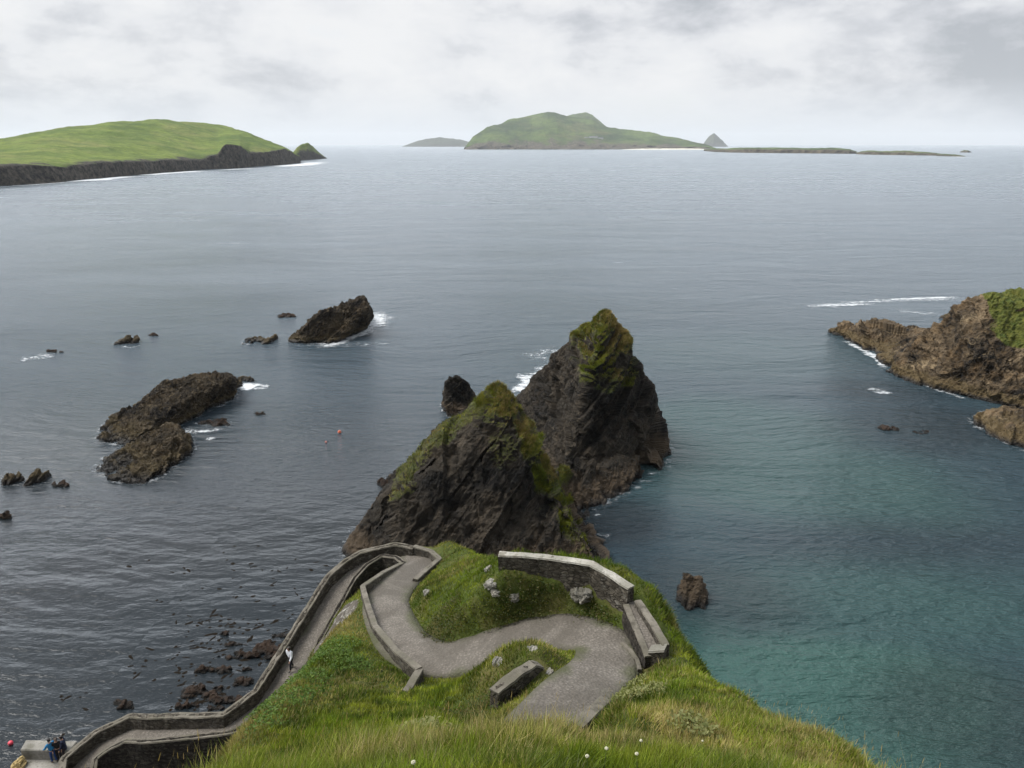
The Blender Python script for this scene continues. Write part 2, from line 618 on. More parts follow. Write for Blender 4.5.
CTRL += [ats(512, 768, 9.0), ats(700, 768, 11.0), ats(800, 768, 13.5), ats(540, 728, 13.6), ats(450, 737, 14.8), ats(640, 722, 16.5), ats(590, 735, 14.0)]
CTRL += [np.array(p, float) for p in [(0, 0, 38.2), (-8, 0, 36.5), (8, 0, 36), (-9, 7, 30.3), (-9.5, 12, 25.8), (8.3, 6, 31), (0, -8, 43), (-9, -8, 41), (9, -8, 41)]]
BACK = [at(*p) for p in [(499, 553, 21.0), (545, 556, 21.05), (592, 563, 21.1), (612, 574.5, 21.0), (631, 587, 20.95)]]
CTRL = [c for c in CTRL if min(np.linalg.norm(c[:2] - b[:2]) for b in BACK) > 0.9]
for b in BACK:
    CTRL.append(b - np.array([0, 0.1, 0.92]))
    CTRL.append(b - np.array([0.15, 0.8, 1.05]))
CTRL = np.array(CTRL)
extra = path_up[24::5].copy()
extra[:, 2] -= 0.1
CTRL = np.vstack([CTRL, extra])


def tps_fit(X, z, lam=0.08):
    n = len(X)
    r = np.linalg.norm(X[:, None] - X[None], axis=2)
    K = np.where(r > 0, r * r * np.log(r + 1e-12), 0) + lam * np.eye(n)
    P = np.column_stack([np.ones(n), X])
    A = np.block([[K, P], [P.T, np.zeros((3, 3))]])
    s = np.linalg.solve(A, np.concatenate([z, np.zeros(3)]))
    return X, s[:n], s[n:]


TPS = tps_fit(CTRL[:, :2], CTRL[:, 2])


def tps(Q):
    X, w, a = TPS
    o = np.zeros(len(Q))
    for i in range(0, len(Q), 20000):
        q = Q[i:i + 20000, :2]
        r = np.linalg.norm(q[:, None] - X[None], axis=2)
        o[i:i + 20000] = np.where(r > 0, r * r * np.log(r + 1e-12), 0) @ w + a[0] + q @ a[1:]
    return o


def xy(p):
    return np.array(p[:2])


EDGE = [np.array([9.5, -9.0]), np.array([8.9, 0]), np.array([8.3, 7])] + [xy(at(*p)) for p in [
    (852, 772, 26.3), (832, 750, 25.6), (784, 730, 24.6), (726, 696, 22.6), (688, 674, 21.3), (674, 655, 19.8), (663, 634, 19.6), (643, 602, 19.5),
    (634, 588, 19.8), (594, 561, 20.3), (545, 555, 20.3), (497, 552, 20.0)]]
EDGE += [np.array([-1.4, 36.0]), np.array([-2.4, 41.0]), xy(at(464, 556, 12.6)), xy(at(447, 543, 12.0)), xy(at(430, 545, 11.8))]
EDGE += [xy(at(*p)) for p in [(405, 561, 11.2), (384, 570.5, 12.6), (361, 586, 13.6), (356, 603, 13.2), (343, 638, 15.5), (318, 668, 17.2), (274, 712, 19.8), (250, 764, 21.9)]]
EDGE += [np.array([-8.3, 12.0]), np.array([-8.6, 5]), np.array([-9.5, -9.0])]
EDGE = np.array(EDGE)


def inside(Q, poly):
    x, y = Q[:, 0], Q[:, 1]
    c = np.zeros(len(Q), bool)
    j = len(poly) - 1
    for i in range(len(poly)):
        xi, yi = poly[i]
        xj, yj = poly[j]
        cond = ((yi > y) != (yj > y)) & (x < (xj - xi) * (y - yi) / (yj - yi + 1e-12) + xi)
        c ^= cond
        j = i
    return c


def ground(Q, rough=True):
    closed = np.vstack([EDGE, EDGE[:1]])
    ins = inside(Q, EDGE)
    d, q = nearest_on(Q, closed)
    d = np.where(ins, 0, d)
    wob = fbm(np.column_stack([Q[:, :2] * 0.5, np.zeros(len(Q))]), 3, 5)
    base = np.where(ins[:, None], Q[:, :2], q)
    T = tps(base)
    dd = np.maximum(0, d + wob * 0.5 * smooth(0, 1.5, d))
    k = 2.05 + 0.5 * fbm(Q[:, :2] * 0.25, 2, 8)
    drop = k * (dd - 0.9 * (1 - np.exp(-dd / 0.9)))
    z = T - drop
    if rough:
        z = z + 0.30 * fbm(Q[:, :2] * 0.55, 4, 3) + 0.12 * fbm(Q[:, :2] * 2.1, 3, 13)
    # bench the upper path into the slope
    pd, pq = nearest_on(Q, path_up)
    hw = 1.25 + 0.16 * fbm(Q[:, :2] * 1.3, 3, 21)
    wgt = 1 - smooth(hw, hw + 0.95, pd)
    z = z * (1 - wgt) + (pq[:, 2] - 0.10) * wgt
    # keep it under the ramp
    rd, rq = nearest_on(Q, np.column_stack([ramp_mid, ramp_w]))
    lim = rq[:, 2] - 0.35
    rw = rq[:, 3] / 2
    wg = 1 - smooth(rw + 0.1, rw + 0.9, rd)
    z = np.where(z > lim, z * (1 - wg) + lim * wg, z)
    return z, d, pd, rd - rw


gx = np.arange(-34, 24, 0.2)
gy = np.arange(-9, 56, 0.2)
GX, GY = np.meshgrid(gx, gy)
GQ = np.column_stack([GX.ravel(), GY.ravel()])
gz, gd, gpd, grd = ground(GQ)
keep = (gz > -3.0).reshape(GX.shape)
gz = np.maximum(gz, -3.0)
ids = np.arange(len(GQ)).reshape(GX.shape)
qs = np.stack([ids[:-1, :-1], ids[:-1, 1:], ids[1:, 1:], ids[1:, :-1]], -1).reshape(-1, 4)
kq = (keep[:-1, :-1] | keep[:-1, 1:] | keep[1:, 1:] | keep[1:, :-1]).ravel()
qs = qs[kq]
used = np.zeros(len(GQ), bool)
used[qs.ravel()] = True
remap = np.cumsum(used) - 1
TV = np.column_stack([GQ, gz])[used]
TD, TPD, TRD = gd[used], gpd[used], grd[used]
TF = remap[qs]
me = mesh_np('headland', TV, TF)
V0, N0 = mesh_arrays(me)
steep = smooth(1.6, 4.2, TD)
s = V0 @ BED + 0.7 * fbm(V0 * 0.3, 3, 44)
st = _hash(np.floor(s / 0.8), np.zeros(len(s), int), np.zeros(len(s), int), 3) - 0.5
st2 = _hash(np.floor(s / 0.27), np.zeros(len(s), int), np.zeros(len(s), int), 9) - 0.5
disp = steep * (0.7 * st + 0.3 * st2 + 0.8 * fbm(V0 * 0.5, 4, 55))
TV = V0 + N0 * disp[:, None]
rockm = steep * smooth(0.75, 0.45, N0[:, 2])
outl = at(333, 622, 12.6)
rockm = np.maximum(rockm, smooth(2.3, 1.2, np.linalg.norm((V0 - outl) * np.array([1, 1, 0.7]), axis=1)))
rockm = np.clip(rockm + 0.25 * fbm(V0 * 0.4, 3, 66) * steep, 0, 1)
bpy.data.meshes.remove(me)
me = mesh_np('headland', TV, TF, {'rock': rockm})
structure(put('headland', me, M_TURF, origin=(0, 0, 0)))
TT = tris_of(me)
TVw = TV
TN = mesh_arrays(me)[1]


def ground_z(x, y):
    return float(ground(np.array([[x, y]]), True)[0][0])


# small walls / furniture footprints that must stay free of grass: filled in below
NOGRASS = []

# ------------------------------------------------------------------ paths
def ribbon(name, L, Rr, mat, nacross=9, crown=0.03, jitter=0.0):
    n = len(L)
    t = np.r_[0, np.linspace(0.01, 0.99, nacross), 1]
    nacross += 2
    V = L[:, None] * (1 - t)[None, :, None] + Rr[:, None] * t[None, :, None]
    e = np.abs(t * 2 - 1)
    V = V.reshape(-1, 3)
    V[:, 2] += np.tile(crown * (1 - e ** 2) - 0.35 * (e > 0.99), n) + 0.02 * fbm(V * 1.1, 3, 4)
    ii = np.arange(n * nacross).reshape(n, nacross)
    Q = np.stack([ii[:-1, :-1], ii[1:, :-1], ii[1:, 1:], ii[:-1, 1:]], -1).reshape(-1, 4)
    return structure(put(name, mesh_np(name, V, Q, {'edge': np.tile(e, n)}), mat, origin=(0, 0, 0)))


tan = np.gradient(path_up[:, :2], axis=0)
tan /= np.linalg.norm(tan, axis=1)[:, None]
nrm = np.column_stack([-tan[:, 1], tan[:, 0], np.zeros(len(tan))])
hwv = np.full(len(path_up), 1.38)
ribbon('path', path_up + nrm * hwv[:, None], path_up - nrm * hwv[:, None], M_PATH)
fl = rampL.copy()
fl[:, 2] -= 0.9
fr = ramp_in.copy()
fr[:, 2] = fl[:, 2] - 0.02
far_in = np.linalg.norm((fl - fr)[:, :2], axis=1)
ribbon('ramp_path', fl, fr, M_PATH, 11)
# landing where the path turns back on itself
land = np.array([at(403, 562, 11.2), at(415, 579, 12.0), at(439.5, 558, 11.55), at(431, 550.5, 11.3), at(414, 545.5, 11.15), at(396, 556.5, 11.0)])
cc = land.mean(0)
LV = np.vstack([land, cc[None]])
structure(put('path_landing', mesh_np('path_landing', LV, np.array([[i, (i + 1) % 6, 6] for i in range(6)]), {'edge': np.r_[np.ones(6) * 0.7, 0]}), M_PATH, origin=(0, 0, 0)))


# ------------------------------------------------------------------ walls
def wall_mesh(top, zbot, thick, rows=6, rough=0.05, seed=0, step=0.22, drop=0.0):
    P = resample(np.column_stack([top, zbot]), step)
    n = len(P)
    tg = np.gradient(P[:, :2], axis=0)
    tg /= np.linalg.norm(tg, axis=1)[:, None] + 1e-9
    nn = np.column_stack([-tg[:, 1], tg[:, 0]])
    ht = thick / 2
    ring = []
    rough *= 1.25
    prof = [(-1.12, 0.0)] + [(-1.0, k / rows) for k in range(1, rows)] + [(-1, 0.97), (-0.86, 1.0), (0, 1.01), (0.86, 1.0), (1, 0.97)] + [(1.0, k / rows) for k in range(rows - 1, 0, -1)] + [(1.12, 0.0)]
    for a, h in prof:
        zz = P[:, 3] + (P[:, 2] - drop - P[:, 3]) * h
        ring.append(np.column_stack([P[:, :2] + nn * ht * a, zz]))
    V = np.stack(ring, 1)
    k = V.shape[1]
    Vf = V.reshape(-1, 3)
    Vf += rough * np.column_stack([fbm(Vf * 2.3, 3, seed + 1), fbm(Vf * 2.3, 3, seed + 2), 0.8 * fbm(Vf * 2.0, 3, seed + 3)])
    ii = np.arange(n * k).reshape(n, k)
    Q = np.stack([ii[:-1, :-1], ii[:-1, 1:], ii[1:, 1:], ii[1:, :-1]], -1).reshape(-1, 4)
    caps = [ii[0, ::-1][None, :], ii[-1, :][None, :]]
    return mesh_np('wall', Vf, [Q] + caps, smooth_shade=False)


def wall(name, top, zbot, thick, label, mat=M_WALL, cope=M_COPE, rough=0.05, seed=0, cap=0.07, over=0.0, cat='wall', step=0.22):
    top = np.asarray(top, float)
    zb = np.broadcast_to(np.asarray(zbot, float), (len(top),)).copy()
    body = put(name, wall_mesh(top, zb, thick, rough=rough, seed=seed, drop=cap * 0.6, step=step), mat)
    thing(body, label, cat)
    if cope:
        c = put('coping', wall_mesh(top, top[:, 2] - cap, thick + over, rows=2, rough=rough * 0.6, seed=seed + 5, step=step), cope, parent=body)
    NOGRASS.append((top, thick / 2 + 0.1))
    return body


wall('ramp_parapet', out_top, np.maximum(-2.0, out_top[:, 2] - 9), 0.42,
     'long grey stone parapet on the seaward side of the descending ramp', M_WALL, M_COPE, 0.08, 1)
wall('ramp_parapet', in_top, np.full(len(in_top), -1.5), 0.36,
     'dark retaining wall on the landward side of the upper ramp, ending in the grassy slope', M_DARKWALL, M_COPE, 0.04, 2)
wall('ramp_parapet', in_top2, np.full(len(in_top2), -1.5), 0.36,
     'low stone wall curving along the landward side of the lowest ramp near the pier', M_DARKWALL, M_COPE, 0.04, 3)
turn = [at(*p) for p in [(414, 545.5, 12.15), (431, 550.5, 12.2), (439.5, 558, 12.45), (427, 568.5, 12.75), (415, 579, 13.1)]]
wall('turning_wall', turn, [10.0, 8.0, 8.0, 9.0, 11.0], 0.34, 'stone parapet closing the hairpin above the sea stack, bent around the landing', M_WALL, M_COPE, 0.03, 4)
inn = [at(*p) for p in [(403, 562, 11.9), (384.5, 571, 13.0), (362.5, 585.5, 14.3), (368, 605, 15.1), (375, 625, 15.85), (396, 650, 16.9), (419, 668, 17.6)]]
wall('path_wall', inn, np.array(inn)[:, 2] - 2.2, 0.30, 'narrow pale topped wall bending along the left edge of the gravelly path', M_WALL, M_COPE, 0.03, 5)
stub = [at(419.5, 668.5, 17.55), at(413, 680, 17.75), at(406, 691, 17.7)]
wall('path_wall', stub, np.array(stub)[:, 2] - 1.5, 0.34, 'short stub of wall running from the path corner down into the grass', M_WALL, M_COPE, 0.04, 6)
back = [at(*p) for p in [(499, 553, 21.0), (545, 556, 21.05), (592, 563, 21.1), (612, 574.5, 21.0), (631, 587, 20.95)]]
wall('knoll_wall', back, np.array(back)[:, 2] - 1.9, 0.40, 'stone wall with bright whitish top along the seaward crest of the grassy knoll', M_WALL, M_WHITECOPE, 0.05, 7)
# low enclosure at the right end
encl = [at(*p) for p in [(638, 600, 20.5), (653, 622, 20.6), (666, 645, 20.7)]]
wall('enclosure_wall', encl, np.array(encl)[:, 2] - 2.0, 0.30, 'sloping concrete parapet on the outer side of the empty stone ledge', M_WALL, M_COPE, 0.03, 8)
curve = [at(*p) for p in [(626, 604, 20.2), (632, 618, 20.25), (640, 636, 20.3), (648, 656, 20.3)]]
wall('enclosure_wall', curve, np.array(curve)[:, 2] - 1.8, 0.26, 'low curved retaining wall between the grass strip and the empty stone ledge', M_DARKWALL, M_COPE, 0.04, 9, step=0.15)
endb = [at(650, 648, 20.45), at(666, 647, 20.75)]
wall('enclosure_wall', endb, np.array(endb)[:, 2] - 1.5, 0.45, 'pale block of concrete closing the near end of the stone ledge', M_WALL, M_CONC, 0.03, 10, step=0.12)
led = np.array([at(627, 603, 20.12), at(648, 656, 20.22), at(666, 646, 20.22), at(638, 600, 20.12)])
structure(put('ledge_floor', mesh_np('ledge_floor', np.vstack([led, led - [0, 0, 0.5]]),
          np.array([[0, 1, 2, 3], [7, 6, 5, 4], [0, 4, 5, 1], [1, 5, 6, 2], [2, 6, 7, 3], [3, 7, 4, 0]]), {'edge': np.zeros(8)}, False), M_PATH))
NOGRASS.append((np.vstack([led, led[:1]]), 0.3))
NOGRASS.append((np.array([led[:2].mean(0), led[2:].mean(0)]), 0.7))
old = [at(494, 691, 21.15), at(506, 680.5, 21.2), at(520, 670.5, 21.2), at(534, 662, 21.1), at(541, 664.5, 20.8)]
wall('ruined_wall', old, np.array(old)[:, 2] - 1.25, 0.42, 'short old leaning stone wall half sunk in the mound inside the hairpin', M_WALL, M_COPE, 0.06, 11, cap=0.07, over=0.0)
kerb = [at(577, 724, 22.6), at(592, 711, 22.3), at(606, 698, 21.95)]
wall('path_kerb', kerb, np.array(kerb)[:, 2] - 0.7, 0.42, 'short weathered concrete kerb beside the nearest stretch of path', M_WALL, M_COPE, 0.05, 12, cat='kerb')
kerb2 = [at(622, 642, 19.35), at(631, 650, 19.5), at(637, 659, 19.7), at(640, 669, 19.9)]
wall('path_kerb', kerb2, np.array(kerb2)[:, 2] - 0.6, 0.16, 'thin curved kerb on the outside of the path bend', M_WALL, M_COPE, 0.02, 13, cat='kerb', step=0.12)

# ------------------------------------------------------------------ rocks
def remesh_hulls(hulls, voxel):
    bm = bmesh.new()
    for pts in hulls:
        pts = [np.asarray(p, float) for p in pts]
        pts = pts + [np.array([p[0], p[1], 0.12]) for p in pts if abs(p[2] + 1.6) < 1e-6]
        vs = [bm.verts.new(Vector(p.tolist())) for p in pts]
        r = bmesh.ops.convex_hull(bm, input=vs)
        junk = list({g for g in r['geom_interior'] + r['geom_unused'] if isinstance(g, bmesh.types.BMVert)})
        bmesh.ops.delete(bm, geom=junk, context='VERTS')
    me = bpy.data.meshes.new('tmp')
    bm.to_mesh(me)
    bm.free()
    o = bpy.data.objects.new('tmp', me)
    COL.objects.link(o)
    md = o.modifiers.new('r', 'REMESH')
    md.mode = 'VOXEL'
    md.voxel_size = voxel
    dg = bpy.context.evaluated_depsgraph_get()
    ev = o.evaluated_get(dg)
    m2 = bpy.data.meshes.new_from_object(ev)
    bpy.data.objects.remove(o)
    bpy.data.meshes.remove(me)
    return m2


def lap(V, E, it=2, k=0.5):
    n = len(V)
    deg = np.bincount(E.ravel(), minlength=n)[:, None]
    for _ in range(it):
        acc = np.zeros_like(V)
        for c in range(3):
            acc[:, c] = np.bincount(E[:, 0], V[E[:, 1], c], n) + np.bincount(E[:, 1], V[E[:, 0], c], n)
        V = V * (1 - k) + acc / np.maximum(deg, 1) * k
    return V


def edges_of(me):
    E = np.empty(len(me.edges) * 2, np.int32)
    me.edges.foreach_get('vertices', E)
    return E.reshape(-1, 2)


def rock(name, hulls, voxel, mat, label, cat='rock', amp=1.0, seed=0, moss=None, bed=BED, group=None, soft=3, parent=None, slab=1.0, kind=None, warp=0.35, apex=None, jag=0.0):
    m0 = remesh_hulls(hulls, voxel)
    V, N = mesh_arrays(m0)
    V = lap(V, edges_of(m0), soft)
    m0.vertices.foreach_set('co', V.astype(np.float32).ravel())
    m0.update()
    V, N = mesh_arrays(m0)
    nf = np.empty(len(m0.polygons) * 4, np.int32)
    quads = [list(p.vertices) for p in m0.polygons] if any(len(p.vertices) != 4 for p in m0.polygons) else None
    if quads is None:
        m0.polygons.foreach_get('vertices', nf)
        F = nf.reshape(-1, 4)
    else:
        F = [np.array([q for q in quads if len(q) == k]) for k in sorted({len(q) for q in quads})]
    zero = np.zeros(len(V), int)
    w = V + warp * amp * np.column_stack([fbm(V * 0.2 / amp, 3, seed + 1), fbm(V * 0.2 / amp, 3, seed + 2), fbm(V * 0.2 / amp, 3, seed + 3)])
    s = w @ bed
    # second direction splits the beds into long blocks
    jd = np.cross(bed, [0.3, 0.8, 0.2])
    jd /= np.linalg.norm(jd)
    j = w @ jd
    d = np.zeros(len(V))
    for q, (th, am, ln) in enumerate([(3.7, 1.5, 2.2), (1.5, 0.95, 3.2), (0.62, 0.24, 4.5)]):
        th *= amp
        sw_ = s + 0.3 * th * vnoise(np.column_stack([j / (th * 3), s * 0, s * 0]), seed + q)
        lay = np.floor(sw_ / th)
        fr = sw_ / th - lay
        blk = np.floor(j / (th * ln) + 7.3 * _hash(lay, zero, zero, seed + q))
        hsh = _hash(lay, blk, zero, seed + 11 + q)
        d += slab * am * amp * (0.35 - 1.15 * hsh ** 2.2) + slab * am * 0.16 * amp * (fr - 0.5)
    d += amp * (0.3 * fbm(V * 0.2 / amp, 3, seed + 20) + 0.3 * fbm(V * 0.9 / amp, 4, seed + 21) + 0.16 * fbm(V * 3.4 / amp, 3, seed + 22))
    d -= amp * 0.5 * smooth(0.25, 0.6, fbm(w * 0.5 / amp, 3, seed + 33))
    if jag:
        d += amp * jag * (0.35 - 1.6 * np.abs(fbm(w * 0.55 / amp, 4, seed + 40))) + amp * jag * 0.6 * (0.2 - np.abs(fbm(w * 1.7 / amp, 3, seed + 41)))
    if apex is not None:
        d *= 0.22 + 0.78 * smooth(0.5, 9.0, np.linalg.norm(V - apex, axis=1))
    V2 = V + N * d[:, None]
    att = {}
    mv = np.zeros(len(V))
    bpy.data.meshes.remove(m0)
    if moss:
        mt = mesh_np('t', V2, F)
        n2 = mesh_arrays(mt)[1]
        bpy.data.meshes.remove(mt)
        mv = np.clip(moss(V, n2), 0, 1)
    att['moss'] = mv
    me = mesh_np(name, V2, F, att, smooth_shade=False)
    o = put(name, me, mat, parent=parent, origin=None)
    if kind:
        o['kind'] = kind
    elif parent is None:
        thing(o, label, cat, group)
    return o, V2, me


def slabs(px0, px1, py0, py1, h, n=5, seed=0, z0=-0.6):
    """outline in pixels at the waterline -> a few tilted angular slabs side by side"""
    r = np.random.default_rng(seed)
    cx, cy = (px0 + px1) / 2, (py0 + py1) / 2
    a, b = at(px0, cy), at(px1, cy)
    f, g = at(cx, py1), at(cx, py0 + (py1 - py0) * 0.4)
    c = (a + b) / 2
    c[1] = (f[1] + g[1]) / 2
    rx = abs(b[0] - a[0]) / 2
    ry = max(rx * 0.4, abs(g[1] - f[1]) / 2)
    out = []
    for k in range(n):
        o_ = (np.array([(k + 0.5) / n * 2 - 1, 0]) + r.normal(0, 0.18, 2)) * 0.62
        ang = R(35) + r.normal(0, 0.3)
        ca, sa = math.cos(ang), math.sin(ang)
        lx, ly = (0.24 + 0.16 * r.random()), (0.4 + 0.3 * r.random())
        hh = h * (0.45 + 0.55 * r.random()) * (1 - 0.35 * abs(o_[0]))
        pts = []
        for sx_ in (-1, 1):
            for sy_ in (-1, 1):
                ex, ey = sx_ * lx * (0.8 + 0.4 * r.random()), sy_ * ly * (0.8 + 0.4 * r.random())
                qx, qy = ex * ca - ey * sa + o_[0], ex * sa + ey * ca + o_[1]
                pts.append((c[0] + rx * qx, c[1] + ry * qy, z0))
                sh = 0.72
                pts.append((c[0] + rx * (o_[0] + (qx - o_[0]) * sh + 0.1), c[1] + ry * (o_[1] + (qy - o_[1]) * sh), hh * (0.25 + 0.75 * (sx_ > 0)) * (0.8 + 0.4 * r.random())))
        out.append(pts)
    return out


def spine(line, wid, hts, n, seed, z0=-1.0, dips=0.35):
    """a reef: slabs strung along a line of pixels at the waterline"""
    r = np.random.default_rng(seed)
    L = resample(np.array([at(*p) for p in line]), 0.5)
    out = []
    for k in range(n):
        f = (k + 0.5) / n + r.normal(0, 0.4 / n)
        i = int(np.clip(f, 0.02, 0.98) * (len(L) - 1))
        c = L[i]
        tg = L[min(i + 1, len(L) - 1)] - L[max(i - 1, 0)]
        tg = tg[:2] / np.linalg.norm(tg[:2])
        nn = np.array([-tg[1], tg[0]])
        w = np.interp(f, np.linspace(0, 1, len(wid)), wid)
        h = np.interp(f, np.linspace(0, 1, len(hts)), hts) * (0.75 + 0.4 * r.random())
        ln = np.linalg.norm(L[-1][:2] - L[0][:2]) / n * (1.1 + 0.7 * r.random())
        off = r.normal(0, 0.22) * w
        pts = []
        for sx_ in (-1, 1):
            for sy_ in (-1, 1):
                e = tg * sx_ * ln * (0.8 + 0.5 * r.random()) + nn * (sy_ * w * (0.6 + 0.4 * r.random()) + off)
                pts.append((c[0] + e[0], c[1] + e[1], z0))
                pts.append((c[0] + e[0] * 0.78, c[1] + e[1] * 0.7, h * (1 - dips + dips * sy_) * (0.8 + 0.4 * r.random())))
        out.append(pts)
    return out


def topmoss(zlo, zhi, up=0.35, seed=0, amt=1.0, side=None):
    def f(V, N):
        b = smooth(zlo, zhi, V[:, 2] + 2.2 * fbm(V * 0.35, 3, seed)) * smooth(up - 0.25, up + 0.3, N[:, 2] + 0.35 * fbm(V * 0.8, 3, seed + 5))
        if side is not None:
            b = np.maximum(b, side(V, N))
        return b * amt
    return f


TUFTS = []
# the near, triangular stack
A0 = aty(499, 381, 74)
near_h = [[A0, aty(488, 388, 73.5), aty(508, 390, 74), aty(440, 437, 73), aty(392, 486, 72), atb(352, 549), atb(372, 560), atb(420, 585), atb(500, 588), atb(570, 582), atb(608, 570),
           aty(545, 456, 73), aty(578, 510, 70), aty(597, 545, 67), np.array([-14, 78, -1]), np.array([0, 84, -1]), np.array([9, 78, -1])],
          [aty(480, 430, 71), aty(470, 450, 69), aty(400, 500, 66), atb(372, 555), atb(395, 580), atb(460, 590), aty(500, 470, 69), aty(470, 520, 64), aty(420, 525, 64), np.array([-6, 72, -1])],
          [aty(386, 496, 70), aty(376, 512, 68), atb(349, 550), atb(357, 560), aty(360, 538, 66.5), atb(400, 560), atb(395, 500), aty(398, 520, 67)],
          [aty(601, 540, 66), aty(611, 550, 65), atb(592, 572), atb(613, 572), atb(613, 556), aty(594, 546, 64), atb(595, 540)]]


def near_side(V, N):
    ridge = aty(545, 456, 73)
    # grassy right-hand arete and crest
    ln = np.array([A0, aty(545, 456, 73), aty(580, 512, 70)])
    d, q = nearest_on(V[:, [0, 2, 1]], ln[:, [0, 2, 1]])
    g1 = smooth(2.6, 0.4, d + 1.3 * fbm(V * 0.5, 3, 8)) * smooth(-0.25, 0.35, N[:, 2] + 0.3 * N[:, 0]) * (0.72 + 0.5 * fbm(V * 0.7, 3, 28))
    ln2 = np.array([A0, aty(440, 437, 73), aty(405, 474, 72)])
    d2, q2 = nearest_on(V[:, [0, 2, 1]], ln2[:, [0, 2, 1]])
    g2 = 0.8 * smooth(1.4, 0.3, d2 + 0.8 * fbm(V * 0.6, 3, 9)) * smooth(0.0, 0.5, N[:, 2]) * 0.85
    c = aty(505, 440, 72)
    g3 = 0.62 * smooth(4.2, 1.5, np.linalg.norm((V - c) * [1, 0.5, 0.75], axis=1) + 1.2 * fbm(V * 0.6, 3, 10)) * smooth(-0.1, 0.5, N[:, 2])
    return np.maximum(np.maximum(g1, g2), g3)


bed1 = np.array([0.72, -0.32, -0.62])
bed1 /= np.linalg.norm(bed1)
BEDS = np.array([-0.62, -0.18, 0.76])
BEDS /= np.linalg.norm(BEDS)
o, Vn, men = rock('sea_stack', near_h, 0.125, M_ROCK, 'dark triangular sea stack with mossy ridges just behind the hairpin path', 'sea stack', 1.0, 3,
                  topmoss(9, 15, 0.5, 3, 0.72, near_side), bed=BEDS, soft=1, apex=A0, jag=0.3, slab=1.35)
TUFTS.append((o, Vn, men, 1))
# the far, taller stack
B0 = aty(606, 309, 92)
far_h = [[B0, aty(600, 312, 92.5), aty(611, 313, 91.5), aty(606, 316, 94), aty(605, 319, 89.5), aty(566, 347, 96), aty(540, 377, 99), atb(517, 405), atb(513, 412), aty(636, 360, 91), aty(650, 392, 91), aty(657, 420, 90), atb(661, 440), atb(655, 455),
          atb(620, 480), atb(560, 490), aty(590, 400, 86), aty(625, 420, 86), np.array([22, 104, -1.5]), np.array([6, 114, -1.5])],
         [aty(604, 455, 83), aty(640, 455, 84), atb(648, 474), atb(625, 494), atb(575, 506), aty(572, 480, 80), aty(600, 470, 79.5), np.array([10, 88, -1])],
         [aty(585, 455, 80), aty(575, 470, 79), atb(604, 503), atb(575, 510), atb(560, 500), aty(600, 480, 79), np.array([5, 84, -1])],
         [aty(651, 410, 90), atb(662, 442), atb(660, 452), atb(645, 470), aty(640, 440, 86), aty(655, 425, 89)]]


def far_side(V, N):
    c = aty(612, 350, 90)
    g = (0.66 + 0.5 * fbm(V * 0.6, 3, 77)) * smooth(8.0, 3.0, np.linalg.norm((V - c) * [1, 0.5, 1.0], axis=1) + 2.2 * fbm(V * 0.4, 3, 12)) * smooth(-0.15, 0.35, N[:, 2])
    return g


o, Vf, mef = rock('sea_stack', far_h, 0.15, M_ROCK, 'taller pointed sea stack with a green grassy summit and brown tidal skirt', 'sea stack', 1.05, 13,
                  topmoss(12, 17, 0.4, 5, 0.8, far_side), bed=BEDS, soft=1, apex=B0, jag=0.3, slab=1.25)
TUFTS.append((o, Vf, mef, 1))
# offshore rocks
def R1(hulls, vox, label, mat=M_REEF, amp=0.6, seed=0, bed=BED, group=None, moss=None, soft=2, name='rock', jag=0.6):
    return rock(name, hulls, vox, mat, label, 'rock', amp, seed, moss, bed, group, soft, jag=jag)


R1([[aty(456, 375, 105), aty(447, 382, 105), aty(467, 380, 106), atb(441, 405), atb(446, 417), atb(462, 418), atb(472, 400), np.array([-6, 112, -1]), aty(470, 392, 106)]], 0.16,
   'small upright dark rock standing left of the taller sea stack', M_ROCK, 0.5, 31)
bedr = np.array([-0.35, -0.45, 0.82])
R1([[atb(100, 440), atb(122, 448), atb(160, 434), atb(186, 420), atb(215, 405), atb(236, 394), atb(240, 384), atb(212, 384), atb(150, 402), atb(104, 426), aty(112, 420, 102), aty(135, 404, 105), aty(160, 384, 108), aty(186, 378, 109), aty(214, 371, 112), aty(230, 378, 111), aty(180, 402, 101), aty(130, 426, 98)],
    [aty(148, 390, 107), aty(166, 380, 108), aty(172, 384, 107), atb(170, 420), atb(140, 428), atb(150, 404)]], 0.16,
   'long low brown reef running diagonally, the largest left of the stacks', M_REEF, 0.55, 41, bedr, soft=0, jag=1.1)
R1([[atb(93, 471), atb(118, 482), atb(142, 484), atb(170, 470), atb(192, 452), atb(188, 438), atb(104, 458), aty(110, 459, 88), aty(128, 445, 91), aty(150, 429, 94), aty(176, 424, 95), aty(184, 440, 90), aty(140, 468, 85)],
    [aty(165, 440, 89), aty(180, 436, 90), atb(188, 456), atb(150, 474), aty(150, 456, 86)]], 0.14,
   'rounded brown weedy reef just in front of the long diagonal reef', M_REEF, 0.5, 42, bedr, soft=0, jag=1.1)
R1([[atb(292, 341), atb(330, 343), atb(362, 327), atb(371, 316), atb(340, 318), aty(318, 312, 150), aty(345, 299, 155), aty(362, 298, 156), aty(368, 310, 153), aty(300, 332, 147)]], 0.25,
   'wedge of dark rock ringed by white surf, farthest out left of the stacks', M_REEF, 0.7, 43, bedr, soft=0, jag=1.1)
